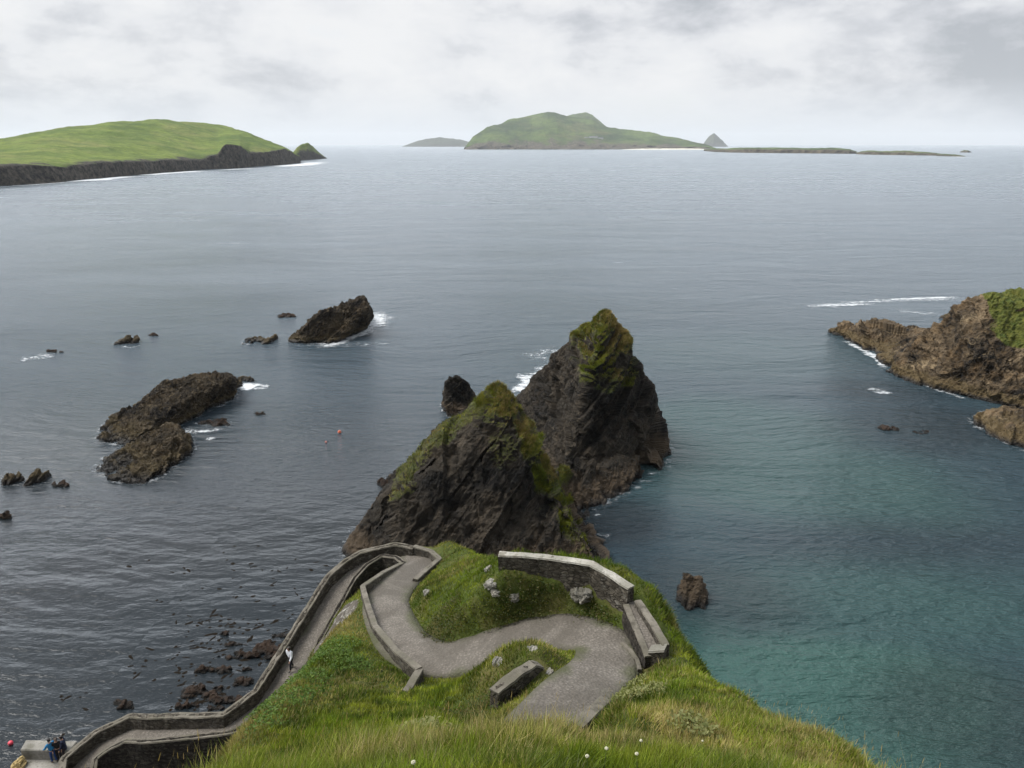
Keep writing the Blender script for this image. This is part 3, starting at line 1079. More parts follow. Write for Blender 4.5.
small = [
    ((199, 242, 410, 429, 0.9), 'wet black rock awash in the gap beside the brown reefs', M_WEED),
    ((231, 256, 375, 383, 0.8), 'flat dark rock tapering off the far end of the long diagonal reef', M_REEF),
    ((252, 270, 408, 417, 0.5), 'tiny black rock awash right of the brown reefs', M_WEED),
    ((248, 280, 329, 346, 1.5), 'small jagged dark rock left of the surf ringed wedge', M_REEF),
    ((277, 300, 311, 319, 0.6), 'thin sliver of rock just breaking the water behind the jagged rock', M_WEED),
    ((117, 144, 334, 346, 1.5), 'small brown hump of rock alone above the long diagonal reef', M_REEF),
    ((44, 67, 348, 354, 0.6), 'low dark rock awash beside the far left patch of surf', M_WEED),
    ((146, 161, 332, 337, 0.5), 'speck of dark rock just right of the small brown hump', M_WEED),
    ((5, 29, 466, 487, 1.3), 'leftmost rounded brown rock of the cluster left of the reefs', M_REEF),
    ((36, 56, 458, 489, 1.9), 'tallest dark ribbed rock of the cluster left of the reefs', M_REEF),
    ((54, 73, 476, 489, 0.7), 'low slanting rock at the right end of the cluster left of the reefs', M_WEED),
    ((-8, 22, 506, 522, 1.0), 'dark flat rock cut by the left edge, below the rounded brown cluster', M_WEED),
    ((870, 893, 420, 433, 0.5), 'dark submerged rock barely awash below the right headland', M_WEED),
    ((907, 928, 425, 436, 0.35), 'fainter submerged rock right of the other one below the headland', M_WEED),
    ((376, 400, 470, 492, 0.9), 'black rock at the waterline left of the triangular stack', M_WEED),
    ((112, 139, 687, 714, 0.8), 'dark ribbed rock alone in the grey cove near the pier', M_WEED),
    ((194, 218, 662, 675, 0.6), 'reddish weed covered rock alone left of the ramp', M_WEED),
    ((178, 232, 678, 696, 0.5), 'broad dark kelp covered rock in the cove below the ramp', M_WEED),
    ((200, 246, 690, 706, 0.5), 'reddish brown rock nearest the bend of the ramp parapet', M_WEED),
    ((226, 262, 664, 690, 0.5), 'black weedy rock close against the ramp parapet', M_WEED),
    ((247, 296, 622, 664, 1.0), 'largest russet kelp covered rock beside the middle of the ramp', M_WEED),
    ((178, 200, 694, 712, 0.6), 'small black rock below the broad kelp covered rock', M_WEED),
    ((233, 262, 648, 660, 0.5), 'thin line of dark rock reaching out from the russet rock', M_WEED),
]
for k, (b, lab, mt) in enumerate(small):
    sz = abs(at(b[1], b[3])[0] - at(b[0], b[3])[0])
    am = min(0.4, max(0.1, sz * 0.06))
    R1(slabs(*b, n=3, seed=k + 5), max(0.07, min(0.2, sz / 30)), lab, mt, am, 60 + k, bedr, soft=1)
for k in range(26):
    px, py = 186 + 108 * RNG.random(), 632 + 76 * RNG.random()
    if px > 300 - (py - 625) * 0.62 or (px < 215 and py < 668):
        continue
    w2 = 4 + 8 * RNG.random()
    R1(slabs(px - w2, px + w2, py - w2 * 0.5, py + w2 * 0.5, 0.2 + 0.25 * RNG.random(), 4, 200 + k), 0.09, 'small dark weedy stone in the jumble at the waterline under the ramp', M_WEED, 0.14, 300 + k, bedr, group='small stones in the water under the ramp', soft=0)
R1([[aty(683, 572, 58), aty(690, 572, 58), aty(700, 578, 57.5), atb(676, 600), atb(684, 609), atb(704, 608), atb(706, 594), atb(680, 588)]], 0.1,
   'single brown pillar of rock in the dark blue water right of the stone wall', M_ROCK, 0.3, 91, BEDS)

# right-hand headland
rh = [[aty(985, 296, 122), aty(1030, 298, 124), aty(965, 302, 124), atb(930, 388), atb(975, 400), atb(1040, 413), aty(975, 350, 116), aty(1020, 360, 112), np.array([150, 112, -1.5]), np.array([150, 120, 17]), np.array([150, 150, 17]), np.array([95, 140, -1.5]), np.array([140, 165, -1.5]), aty(1060, 310, 116)],
      [aty(965, 303, 124), aty(948, 318, 128), aty(930, 331, 132), atb(884, 371), atb(940, 390), atb(990, 402), aty(940, 350, 122), aty(980, 360, 116), np.array([88, 136, -1.5]), np.array([78, 140, -1.5])],
      [aty(912, 329, 140), aty(932, 331, 134), aty(940, 345, 128), atb(868, 352), atb(895, 376), atb(930, 388), np.array([82, 142, -1.5]), atb(900, 335)],
      [aty(862, 322, 149), aty(872, 321, 149), aty(888, 322, 147), aty(908, 332, 141), atb(842, 336), atb(860, 346), atb(890, 362), atb(910, 352), atb(880, 331)],
      [aty(846, 323, 153), aty(838, 325, 154), atb(828, 332), atb(850, 340), atb(866, 338), atb(850, 329)]]


def rmoss(V, N):
    c = aty(1030, 305, 124)
    a = smooth(80.3, 82.0, V[:, 0] + 1.6 * fbm(V * 0.3, 3, 6)) * smooth(7.2, 9.0, V[:, 2] + 1.5 * fbm(V * 0.25, 2, 2)) * smooth(-0.05, 0.2, N[:, 2])
    b = 0.5 * smooth(1.8, 2.6, V[:, 2]) * smooth(4.6, 3.4, V[:, 2]) * smooth(0.5, 0.7, N[:, 2]) * smooth(86, 92, V[:, 0])
    return np.maximum(a, b)


o, Vr, mer = rock('headland_rock', rh, 0.3, M_TAN, '', 'rock', 0.9, 77, rmoss, np.array([-0.62, -0.3, 0.72]) / 0.9965, kind='structure', soft=1, jag=0.7)
TUFTS.append((o, Vr, mer, 2))
R1([[atb(968, 418), atb(985, 432), atb(1010, 445), atb(1045, 455), atb(1050, 420), aty(985, 414, 101), aty(1012, 408, 101), aty(1040, 410, 99), aty(1010, 428, 95), atb(990, 412)]], 0.2,
   'tan rock ledge at the right edge in front of the headland', M_TAN, 0.6, 92, np.array([0.3, -0.5, 0.8]))
R1([[atb(940, 318), atb(958, 322), atb(964, 317), aty(948, 315, 170), aty(957, 316, 169)]], 0.2, 'small dark rock showing behind the right headland notch', M_REEF, 0.5, 93)

# pale rocks in the bank
for k, (px, py, t, s_, lab) in enumerate([
        (583, 590, 35.2, 0.55, 'large whitish rock showing through the grassy bank under the knoll wall'),
        (490, 569, 36.5, 0.26, 'whitish stone at the top left of the grassy bank near the wall end'),
        (491, 583, 36.0, 0.34, 'whitish stone below the wall end in the grassy bank'),
        (496, 591, 35.6, 0.26, 'lowest of the white stones below the wall end'),
        (515, 596, 35.3, 0.28, 'narrow white stone right of the three below the wall end'),
        (546, 672, 27.0, 0.36, 'pale yellowish rock leaning against the end of the ruined wall'),
        (499, 662, 28.5, 0.26, 'pale stone at the left foot of the mound inside the hairpin'),
        (533, 649, 28.8, 0.22, 'flat grey stone on top of the mound inside the hairpin'),
        (427, 592, 41.5, 0.30, 'white stone on the bank beside the upper path near the landing')]):
    d = ray(px, py)
    # drop onto the terrain along the ray
    tt = np.linspace(t - 6, t + 8, 240)
    pts = CAM + d * tt[:, None]
    gzv = ground(pts)[0]
    hit = np.argmax(pts[:, 2] <= gzv)
    p = pts[hit]
    r = np.random.default_rng(k)
    hull = [p - np.array([0, 0, s_ * 0.22]) + np.array([math.cos(a) * s_ * (0.7 + 0.5 * r.random()), math.sin(a) * s_ * (0.6 + 0.5 * r.random()), z_ * s_ * 0.8]) for a in np.linspace(0, 6.28, 8)[:-1] for z_ in (-0.5, 0.25 + 0.5 * r.random())]
    R1([hull], s_ / 9, lab, M_PALE, s_ * 0.26, 120 + k, soft=0, name='boulder')
    NOGRASS.append((np.array([p, p + [0.01, 0, 0]]), s_ * 0.7))

# ------------------------------------------------------------------ grass
def free_mask(P):
    m = np.ones(len(P), bool)
    for poly, r in NOGRASS:
        m &= nearest_on(P, np.asarray(poly))[0] > r
    pd = nearest_on(P, path_up)[0]
    m &= pd > 1.16 + 0.36 * fbm(P[:, :2] * 1.3, 3, 21) + 0.12 * RNG.normal(size=len(P))
    rd, rq = nearest_on(P, np.column_stack([ramp_mid, ramp_w]))
    m &= (rd > rq[:, 3] / 2 + 0.05 * RNG.normal(size=len(P))) | (P[:, 2] > rq[:, 2] + 0.3)
    turnc = at(412, 558, 11.3)
    m &= np.linalg.norm(P[:, :2] - turnc[:2], axis=1) > 2.3
    return m


cen = TVw[TT].mean(1)
dist = np.linalg.norm(cen - CAM, axis=1)
rk = rockm[TT].mean(1)
fd = TD[TT].mean(1)
ok = (rk < 0.5).astype(float) * (cen[:, 2] > 3.0) * (fd < 6.0) * (cen[:, 1] > 2.0)
# not the outside of the frame
u = cen[:, 0] / np.maximum(0.1, cen[:, 1] * CP + (40 - cen[:, 2]) * SP)
ok *= (np.abs(u) < 0.85)
wgt = ok * np.clip(14.0 / dist, 0.25, 1.6) ** 1.6


def grass(name, n, L0, L1, W, w, straw, seed, spread=0.6, curl=0.6, label=None, scale_far=True):
    P, N, idx = sample_faces(TVw, TT, w, n)
    m = free_mask(P)
    P, N = P[m], N[m]
    d = np.linalg.norm(P - CAM, axis=1)
    clump = 0.8 + 0.9 * fbm(P * 0.9, 3, seed + 2)
    L = (L0 + (L1 - L0) * RNG.random(len(P))) * np.clip(clump, 0.35, 1.5)
    pd = nearest_on(P, path_up)[0]
    L *= 0.45 + 0.55 * smooth(1.2, 2.6, pd)
    Wd = W * (0.7 + 0.6 * RNG.random(len(P))) * (np.clip(d / 14, 0.8, 2.6) if scale_far else 1)
    tint = grass_tint(P, len(P), straw, seed)
    V, F, tc = blades(P, N, L, Wd, tint, spread=spread, curl=curl)
    o = put(name, mesh_np(name, V, F, {'tint': tc}), M_BLADE, origin=(0, 0, 0))
    o['kind'] = 'stuff'
    return o


grass('grass', 420000, 0.12, 0.34, 0.013, wgt, 0.12, 1)
nearw = ok * (dist < 24) * np.clip(12 / dist, 0, 1.5) ** 1.5
grass('tall_grass', 60000, 0.22, 0.50, 0.011, nearw * (dist > 8.0) * smooth(-0.2, 0.35, fbm(cen * 0.5, 3, 99)), 0.10, 7, 0.75, 0.9)

# seed stalks bending in the near grass
def stalks(n):
    P, N, idx = sample_faces(TVw, TT, ok * (dist < 24) * (dist > 10.5), n)
    m = free_mask(P)
    P, N = P[m], N[m]
    L = 0.45 + 0.4 * RNG.random(len(P))
    tint = PAL['straw'] * (0.7 + 0.6 * RNG.random(len(P)))[:, None]
    V, F, tc = blades(P, N, L, np.full(len(P), 0.004), tint, spread=0.5, curl=0.8)
    k = len(P)
    tips = V.reshape(k, 5, 3)[:, 4]
    mids = V.reshape(k, 5, 3)[:, 2]
    D = tips - mids
    D /= np.linalg.norm(D, axis=1)[:, None]
    V2, F2, tc2 = blades(tips - D * 0.05, D, np.full(k, 0.09), np.full(k, 0.010), tint * np.array([1.0, 0.88, 0.8]), spread=0.15, curl=0.3)
    off = len(V)
    o = put('seed_stalks', mesh_np('seed_stalks', np.vstack([V, V2]), [F[0], F[1], F2[0] + off, F2[1] + off], {'tint': np.vstack([tc, tc2])}), M_BLADE, origin=(0, 0, 0))
    o['kind'] = 'stuff'


stalks(800)


# broad leaves (dock, thrift and nettle patches)
def leaves(name, n, spots, size, cols, seed):
    sw = np.zeros(len(cen))
    for (px, py, z, r) in spots:
        c = at(px, py, z)
        sw = np.maximum(sw, smooth(r, r * 0.5, np.linalg.norm(cen[:, :2] - c[:2], axis=1) + 0.9 * fbm(cen * 0.7, 3, seed)))
    P, N, idx = sample_faces(TVw, TT, sw * ok, n)
    m = free_mask(P)
    P, N = P[m], N[m]
    k = len(P)
    P = P + N * (0.05 + 0.25 * RNG.random(k))[:, None] + np.array([0, 0, 0.05])
    A = RNG.normal(size=(k, 3)) * [1, 1, 0.35]
    A /= np.linalg.norm(A, axis=1)[:, None]
    S = np.cross(A, N + RNG.normal(0, 0.4, (k, 3)))
    S /= np.linalg.norm(S, axis=1)[:, None]
    s_ = (size * (0.6 + 0.8 * RNG.random(k)))[:, None]
    V = np.stack([P - A * s_, P + S * s_ * 0.55 - A * s_ * 0.1, P + A * s_ - N * s_ * 0.3, P - S * s_ * 0.55 - A * s_ * 0.1], 1).reshape(-1, 3)
    Q = (np.arange(k) * 4)[:, None] + np.array([[0, 1, 2, 3]])
    w = RNG.random(k)[:, None]
    t = cols[0] * (1 - w) + cols[1] * w
    o = put(name, mesh_np(name, V, Q, {'tint': np.repeat(t, 4, axis=0)}), M_BLADE, origin=(0, 0, 0))
    o['kind'] = 'stuff'


leaves('broadleaf_weeds', 5000, [(325, 655, 16.0, 1.9), (345, 668, 17.0, 1.2), (300, 690, 17.5, 1.6), (280, 712, 19.0, 1.3), (310, 705, 18.5, 1.0), (265, 740, 20.0, 1.0)], 0.06,
       (np.array([0.035, 0.075, 0.010]), np.array([0.12, 0.18, 0.035])), 3)
leaves('dock_leaves', 5000, [(628, 688, 21.6, 0.9), (645, 700, 22.6, 0.8), (430, 745, 26, 0.8), (480, 750, 28, 0.7), (400, 752, 27, 0.6), (690, 745, 27, 0.7)], 0.06,
       (np.array([0.12, 0.14, 0.04]), np.array([0.24, 0.24, 0.10])), 4)
leaves('bank_weeds', 6000, [(520, 606, 19.0, 2.0), (440, 618, 17.3, 1.6), (585, 608, 19.5, 1.6), (500, 700, 20.5, 1.0), (460, 720, 22, 0.9)], 0.05,
       (np.array([0.035, 0.06, 0.012]), np.array([0.09, 0.075, 0.02])), 5)

# turf tufts on the stacks
for (o, V, me, q) in TUFTS:
    T = tris_of(me)
    mv = np.empty(len(V), np.float32)
    me.attributes['moss'].data.foreach_get('value', mv)
    w = smooth(0.45, 0.75, mv[T].mean(1))
    P, N, idx = sample_faces(V, T, w, 26000)
    tint = grass_tint(P, len(P), 0.16 if q == 1 else 0.08, 40 + q) * (np.array([0.85, 0.74, 0.8]) if q == 1 else 0.55)
    d = np.linalg.norm(P - CAM, axis=1)
    Vb, Fb, tb = blades(P, N, (0.15 if q == 1 else 0.08) + (0.3 if q == 1 else 0.12) * RNG.random(len(P)), np.full(len(P), 0.05) * d / 80, tint, spread=0.8, curl=0.6)
    b = put('turf', mesh_np('turf', Vb, Fb, {'tint': tb}), M_BLADE, parent=o)
    b['kind'] = 'stuff'

# white seed heads in the foreground
M_STEM = plain('flower_stem', (0.10, 0.13, 0.04), 0.8)
M_FLOWER = plain('white_flower_head', (0.50, 0.48, 0.36), 0.8, 0.2, 60)
flower = None
for k, (px, py) in enumerate([(589, 755), (638, 742), (640, 756), (605, 747), (415, 760), (702, 741)]):
    d = ray(px, py)
    tt = np.linspace(6, 24, 400)
    pts = CAM + d * tt[:, None]
    h = np.argmax(pts[:, 2] <= ground(pts)[0] + 0.42)
    top = pts[h]
    base = np.array([top[0], top[1], ground_z(top[0], top[1]) - 0.02])
    hgt = top[2] - base[2]
    if flower is None:
        em = bpy.data.objects.new('wildflower', None)
        COL.objects.link(em)
        bm = bmesh.new()
        bmesh.ops.create_cone(bm, cap_ends=True, segments=6, radius1=0.006, radius2=0.004, depth=hgt, matrix=Matrix.Translation((0, 0, hgt / 2)))
        ms = bpy.data.meshes.new('stem')
        bm.to_mesh(ms)
        bm.free()
        ms.materials.append(M_STEM)
        bm = bmesh.new()
        for q in range(40):
            a, e = RNG.random() * 6.28, math.asin(RNG.random() * 1.4 - 0.4)
            v = Vector((math.cos(a) * math.cos(e), math.sin(a) * math.cos(e), math.sin(e) * 0.7)) * 0.017
            bmesh.ops.create_icosphere(bm, subdivisions=1, radius=0.005 + 0.003 * RNG.random(), matrix=Matrix.Translation(v + Vector((0, 0, hgt))))
        mh = bpy.data.meshes.new('flower_head')
        bm.to_mesh(mh)
        bm.free()
        mh.materials.append(M_FLOWER)
        so = bpy.data.objects.new('stem', ms)
        ho = bpy.data.objects.new('flower_head', mh)
        for c in (so, ho):
            COL.objects.link(c)
            c.parent = em
        flower = em
        e = em
    else:
        e = flower.copy()
        COL.objects.link(e)
        for c in flower.children:
            cc2 = c.copy()
            COL.objects.link(cc2)
            cc2.parent = e
    e.location = base.tolist()
    e.rotation_euler = (RNG.normal(0, 0.06), RNG.normal(0, 0.06), RNG.random() * 6)
    thing(e, 'small white flower head on a thin stem in the nearest grass', 'wildflower', 'white flowers in the nearest grass')

# ------------------------------------------------------------------ SEA
def fine_axis(lo, hi, step, far_lo, far_hi):
    a = np.arange(lo, hi + step, step)
    up = hi + step
    r = []
    s_ = step
    while up < far_hi:
        s_ *= 1.18
        up += s_
        r.append(up)
    dn = lo
    l_ = []
    s_ = step
    while dn > far_lo:
        s_ *= 1.18
        dn -= s_
        l_.append(dn)
    return np.array(l_[::-1] + list(a) + r)


sx = fine_axis(-170, 170, 1.5, -29000, 29000)
sy = fine_axis(20, 330, 1.5, -2500, 28000)
SX, SY = np.meshgrid(sx, sy)
SV = np.column_stack([SX.ravel(), SY.ravel(), np.zeros(SX.size)])
ii = np.arange(SX.size).reshape(SX.shape)
SQ = np.stack([ii[:-1, :-1], ii[:-1, 1:], ii[1:, 1:], ii[1:, :-1]], -1).reshape(-1, 4)
X2 = SV[:, :2]
nz = fbm(X2 * 0.03, 4, 7)
nz2 = fbm(X2 * 0.09, 4, 17)


def blob(px, py, rx, ry):
    c = at(px, py)
    q = np.sqrt(((X2[:, 0] - c[0]) / rx) ** 2 + ((X2[:, 1] - c[1]) / ry) ** 2) + 0.35 * nz + 0.2 * nz2
    return smooth(1.15, 0.35, q)


teal = np.max([1.15 * blob(800, 700, 22, 11), 0.5 * blob(870, 600, 24, 12), 0.62 * blob(730, 430, 22, 18), 0.40 * blob(760, 350, 40, 26), 0.62 * blob(800, 480, 26, 16), 0.7 * blob(700, 650, 9, 8)], axis=0)
side = smooth(-12, 22, X2[:, 0] + 0.1 * (X2[:, 1] - 60))
teal = np.clip(teal * side + 0.12 * side * (1 + nz2), 0, 1)
kelp = np.max([0.6 * blob(700, 590, 13, 9), 0.4 * blob(890, 390, 16, 9), 0.6 * blob(970, 430, 22, 12), 0.6 * blob(990, 720, 12, 8), 0.3 * blob(850, 545, 28, 7), 0.8 * blob(620, 520, 8, 8), 0.7 * blob(230, 660, 16, 14), 0.5 * blob(120, 690, 20, 16)], axis=0)
grey = smooth(6, -18, X2[:, 0]) * smooth(140, 60, X2[:, 1])
sea_me = mesh_np('sea', SV, SQ, {'teal': teal, 'kelp': np.clip(kelp, 0, 1), 'grey': grey})


def sea_material():
    m, t = material('sea_water')
    p = t.pos()
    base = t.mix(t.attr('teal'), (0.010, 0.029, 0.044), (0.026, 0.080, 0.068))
    far_sheen = t.ramp(t.math('DIVIDE', t.sep(p)[1], 1000.0), [(0.04, 0.0), (0.22, 1.0)])
    base = t.mix(far_sheen, base, (0.060, 0.084, 0.104))  # base paler with distance, painting in sky light reflected by the far sea
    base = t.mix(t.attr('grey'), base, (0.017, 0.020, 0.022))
    base = t.mix(t.math('MULTIPLY', t.attr('kelp'), 0.85), base, (0.010, 0.015, 0.019))
    # swell: long crests bent by a slow warp
    w = t.vmath('MULTIPLY', t.vmath('SUBTRACT', t.noise(p, 0.012, 3, 0.5, out='Color'), (0.5, 0.5, 0.5)), (38, 38, 0))
    pw = t.vmath('ADD', p, w)
    sw = t.noise(t.mapping(pw, (0.035, 0.16, 1), (0, 0, R(8))), 1.0, 3, 0.5)
    sw2 = t.noise(t.mapping(pw, (0.12, 0.48, 1), (0, 0, R(-10))), 1.0, 4, 0.55)
    ch = t.noise(t.mapping(p, (0.55, 1.25, 1), (0, 0, R(14))), 1.0, 5, 0.6)
    rp = t.noise(t.mapping(p, (1.6, 3.4, 1), (0, 0, R(-12))), 1.0, 5, 0.62)
    calm = t.math('SUBTRACT', 1.0, t.math('MULTIPLY', t.attr('grey'), 0.9))
    big = t.noise(t.mapping(pw, (0.016, 0.055, 1), (0, 0, R(5))), 1.0, 3, 0.5)
    h = t.math('ADD', t.math('ADD', t.math('MULTIPLY', t.math('MULTIPLY', sw, 1.45), t.math('MULTIPLY_ADD', calm, 0.85, 0.15)), t.math('MULTIPLY', t.math('MULTIPLY', big, 3.4), calm)), t.math('MULTIPLY', t.math('MULTIPLY', sw2, 1.35), calm))
    h = t.math('ADD', h, t.math('MULTIPLY', t.math('MULTIPLY', ch, 0.95), calm))
    h = t.math('ADD', h, t.math('MULTIPLY', t.math('MULTIPLY', rp, 0.22), calm))
    # rings spreading into the cove through the gap in the reefs
    cc_ = at(300, 428)
    rel = t.vmath('SUBTRACT', p, (float(cc_[0]), float(cc_[1]), 0.0))
    rx_, ry_, _z = t.sep(rel)
    wob = t.noise(p, 0.05, 3, 0.5)
    rad_ = t.math('ADD', t.vmath('LENGTH', rel), t.math('MULTIPLY', wob, 9.0))
    ang_ = t.math('ARCTAN2', rx_, ry_)
    cv = t.n('ShaderNodeCombineXYZ')
    t.l(t.math('MULTIPLY', rad_, 0.42), cv.inputs[0])
    t.l(t.math('MULTIPLY', ang_, 5.0), cv.inputs[1])
    ring = t.noise(cv.outputs[0], 1.0, 2, 0.5)
    cv2 = t.n('ShaderNodeCombineXYZ')
    t.l(t.math('MULTIPLY', rad_, 1.3), cv2.inputs[0])
    t.l(t.math('MULTIPLY', ang_, 16.0), cv2.inputs[1])
    ring2 = t.noise(cv2.outputs[0], 1.0, 4, 0.6)
    rg_ = t.math('MULTIPLY', t.math('ADD', t.math('MULTIPLY', ring, 0.28), t.math('MULTIPLY', ring2, 0.05)), t.attr('grey'))
    h = t.math('ADD', h, rg_)
    nrm_ = t.bump(h, 1.0, 1.0)
    # whitecaps / wind flecks
    fl_ = t.ramp(t.noise(t.mapping(p, (0.10, 0.42, 1), (0, 0, R(4))), 1.0, 7, 0.66), [(0.735, 0), (0.77, 0.35)])
    base = t.mix(fl_, base, (0.5, 0.53, 0.54))
    yy = t.sep(p)[1]
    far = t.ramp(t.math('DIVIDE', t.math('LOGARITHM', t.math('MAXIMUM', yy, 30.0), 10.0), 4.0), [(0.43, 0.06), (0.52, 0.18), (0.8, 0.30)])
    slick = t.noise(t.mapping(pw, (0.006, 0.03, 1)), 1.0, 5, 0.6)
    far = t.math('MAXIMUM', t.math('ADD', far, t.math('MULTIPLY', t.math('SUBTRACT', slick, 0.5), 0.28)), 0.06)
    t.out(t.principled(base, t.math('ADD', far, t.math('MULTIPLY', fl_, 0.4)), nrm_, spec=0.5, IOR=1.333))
    return m


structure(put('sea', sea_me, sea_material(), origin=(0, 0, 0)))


# foam patches on the water
def foam_material():
    m, t = material('sea_foam')
    p = t.pos()
    n = t.noise(t.mapping(p, (0.5, 0.9, 1)), 1.0, 8, 0.68)
    n2 = t.noise(p, 1.7, 8, 0.75, 0.6)
    a = t.math('ADD', t.attr('amount'), t.math('MULTIPLY', t.math('SUBTRACT', n, 0.5), 1.9))
    a = t.math('ADD', a, t.math('MULTIPLY', t.math('SUBTRACT', n2, 0.5), 1.6))
    a = t.ramp(a, [(0.28, 0), (1.0, 0.85)])
    d = t.principled((0.72, 0.75, 0.77), 0.7, spec=0.2)
    tr = t.n('ShaderNodeBsdfTransparent')
    mx = t.n('ShaderNodeMixShader')
    t.l(a, mx.inputs[0])
    t.l(tr.outputs[0], mx.inputs[1])
    t.l(d, mx.inputs[2])
    t.out(mx.outputs[0])
    return m


M_FOAM = foam_material()


WATERLINES = []


def waterline(V):
    q = V[np.abs(V[:, 2]) < 0.35][:, :2]
    if len(q) < 12:
        return
    pts = sorted(map(tuple, np.round(q, 2)))
    def half(ps):
        h = []
        for p in ps:
            while len(h) >= 2 and (h[-1][0] - h[-2][0]) * (p[1] - h[-2][1]) - (h[-1][1] - h[-2][1]) * (p[0] - h[-2][0]) <= 0:
                h.pop()
            h.append(p)
        return h
    hull = half(pts)[:-1] + half(pts[::-1])
    WATERLINES.append(np.column_stack([np.array(hull), np.zeros(len(hull))]))


for o_ in COL.objects:
    if o_.type == 'MESH' and o_.get('category') in ('rock', 'sea stack') and o_.name.split('.')[0] in ('rock', 'sea_stack'):
        v_, _n = mesh_arrays(o_.data)
        waterline(v_ + np.array(o_.location))


def foam(strokes):
    VV, QQ, AA, off = [], [], [], 0
    strokes = list(strokes) + [(w_, min(1.3, 0.25 + 0.03 * np.ptp(w_[:, 0])), 0.24 if w_[:, 1].mean() > 84 else 0.12) for w_ in WATERLINES if np.ptp(w_[:, 0]) > 5.5 and w_[:, 1].mean() > 60]
    for k, (pts, width, amt) in enumerate(strokes):
        L = resample(pts if isinstance(pts, np.ndarray) else np.array([at(*p) for p in pts]), 0.4 * max(1, width / 3))
        tg = np.gradient(L[:, :2], axis=0)
        tg /= np.linalg.norm(tg, axis=1)[:, None] + 1e-9
        nn = np.column_stack([-tg[:, 1], tg[:, 0]])
        n = len(L)
        c = np.linspace(-1, 1, 9)
        V = np.zeros((n, 9, 3))
        ww = 1.5 * width * (0.8 + 0.5 * fbm(np.column_stack([np.arange(n) * 0.15, np.full(n, k * 3.1)]), 2, k))
        V[:, :, :2] = L[:, None, :2] + nn[:, None] * (c[None, :] * ww[:, None])[..., None]
        V[:, :, 2] = 0.02 + 0.0025 * k
        e = np.ones(n) if isinstance(pts, np.ndarray) else np.minimum(1, np.minimum(np.arange(n), np.arange(n)[::-1]) / max(1, n * 0.22))
        a = amt * (1 - np.abs(c) ** 1.6)[None] * e[:, None] - 0.35 * (np.abs(c) ** 4)[None]
        ii = np.arange(n * 9).reshape(n, 9) + off
        VV.append(V.reshape(-1, 3))
        QQ.append(np.stack([ii[:-1, :-1], ii[:-1, 1:], ii[1:, 1:], ii[1:, :-1]], -1).reshape(-1, 4))
        AA.append(a.ravel())
        off += n * 9
    o = put('sea_foam', mesh_np('sea_foam', np.vstack(VV), np.vstack(QQ), {'amount': np.concatenate(AA)}), M_FOAM, origin=(0, 0, 0))
    o['kind'] = 'stuff'


foam([
    ([(290, 344), (330, 345), (362, 334), (378, 320), (376, 308)], 2.6, 0.75), ([(366, 330), (382, 322), (380, 310)], 3.5, 0.55), ([(300, 348), (350, 345), (405, 342)], 2.5, 0.25),
    ([(234, 388), (245, 386), (258, 388)], 2.0, 1.1), ([(250, 389), (272, 386)], 1.2, 0.6),
    ([(183, 428), (195, 432), (215, 430), (225, 427)], 1.0, 0.6), ([(188, 414), (200, 408), (235, 402)], 1.0, 0.5), ([(205, 441), (215, 437)], 0.7, 0.6),
    ([(505, 402), (520, 388), (536, 376), (552, 360)], 2.2, 0.5), ([(525, 360), (545, 352), (565, 350)], 3.2, 0.4), ([(515, 395), (525, 385), (528, 372)], 2.0, 0.75),
    ([(780, 309), (830, 305), (880, 301), (930, 299), (985, 297)], 3.0, 0.5), ([(880, 300), (930, 298), (960, 297)], 1.6, 0.8), ([(890, 310), (915, 312), (940, 316)], 3.0, 0.4), ([(800, 306), (850, 305), (880, 304)], 1.4, 0.7),
    ([(840, 338), (856, 347), (868, 353), (881, 363), (884, 372)], 1.0, 0.75), ([(870, 387), (880, 393), (890, 391)], 1.4, 0.6), ([(905, 378), (940, 391), (975, 402)], 0.7, 0.5),
    ([(15, 360), (40, 357), (60, 354)], 3.0, 0.5), ([(40, 341), (60, 340)], 2.0, 0.3), ([(118, 346), (130, 348), (145, 345)], 0.8, 0.5), ([(440, 418), (455, 421), (472, 412)], 0.7, 0.4),
    ([(-5, 187), (30, 185), (70, 182), (105, 179)], 9.0, 0.6), ([(60, 182), (75, 181), (110, 178.5), (130, 176)], 22, 1.25), ([(130, 176), (170, 173), (210, 170.5)], 20, 1.1), ([(270, 167.3), (300, 165), (322, 162)], 34, 1.2), ([(215, 170.5), (260, 168)], 16, 0.9),
    ([(600, 149.9), (640, 149.7), (708, 149.5)], 60, 1.3), ([(955, 156.5), (966, 157.5)], 18, 0.8),
])

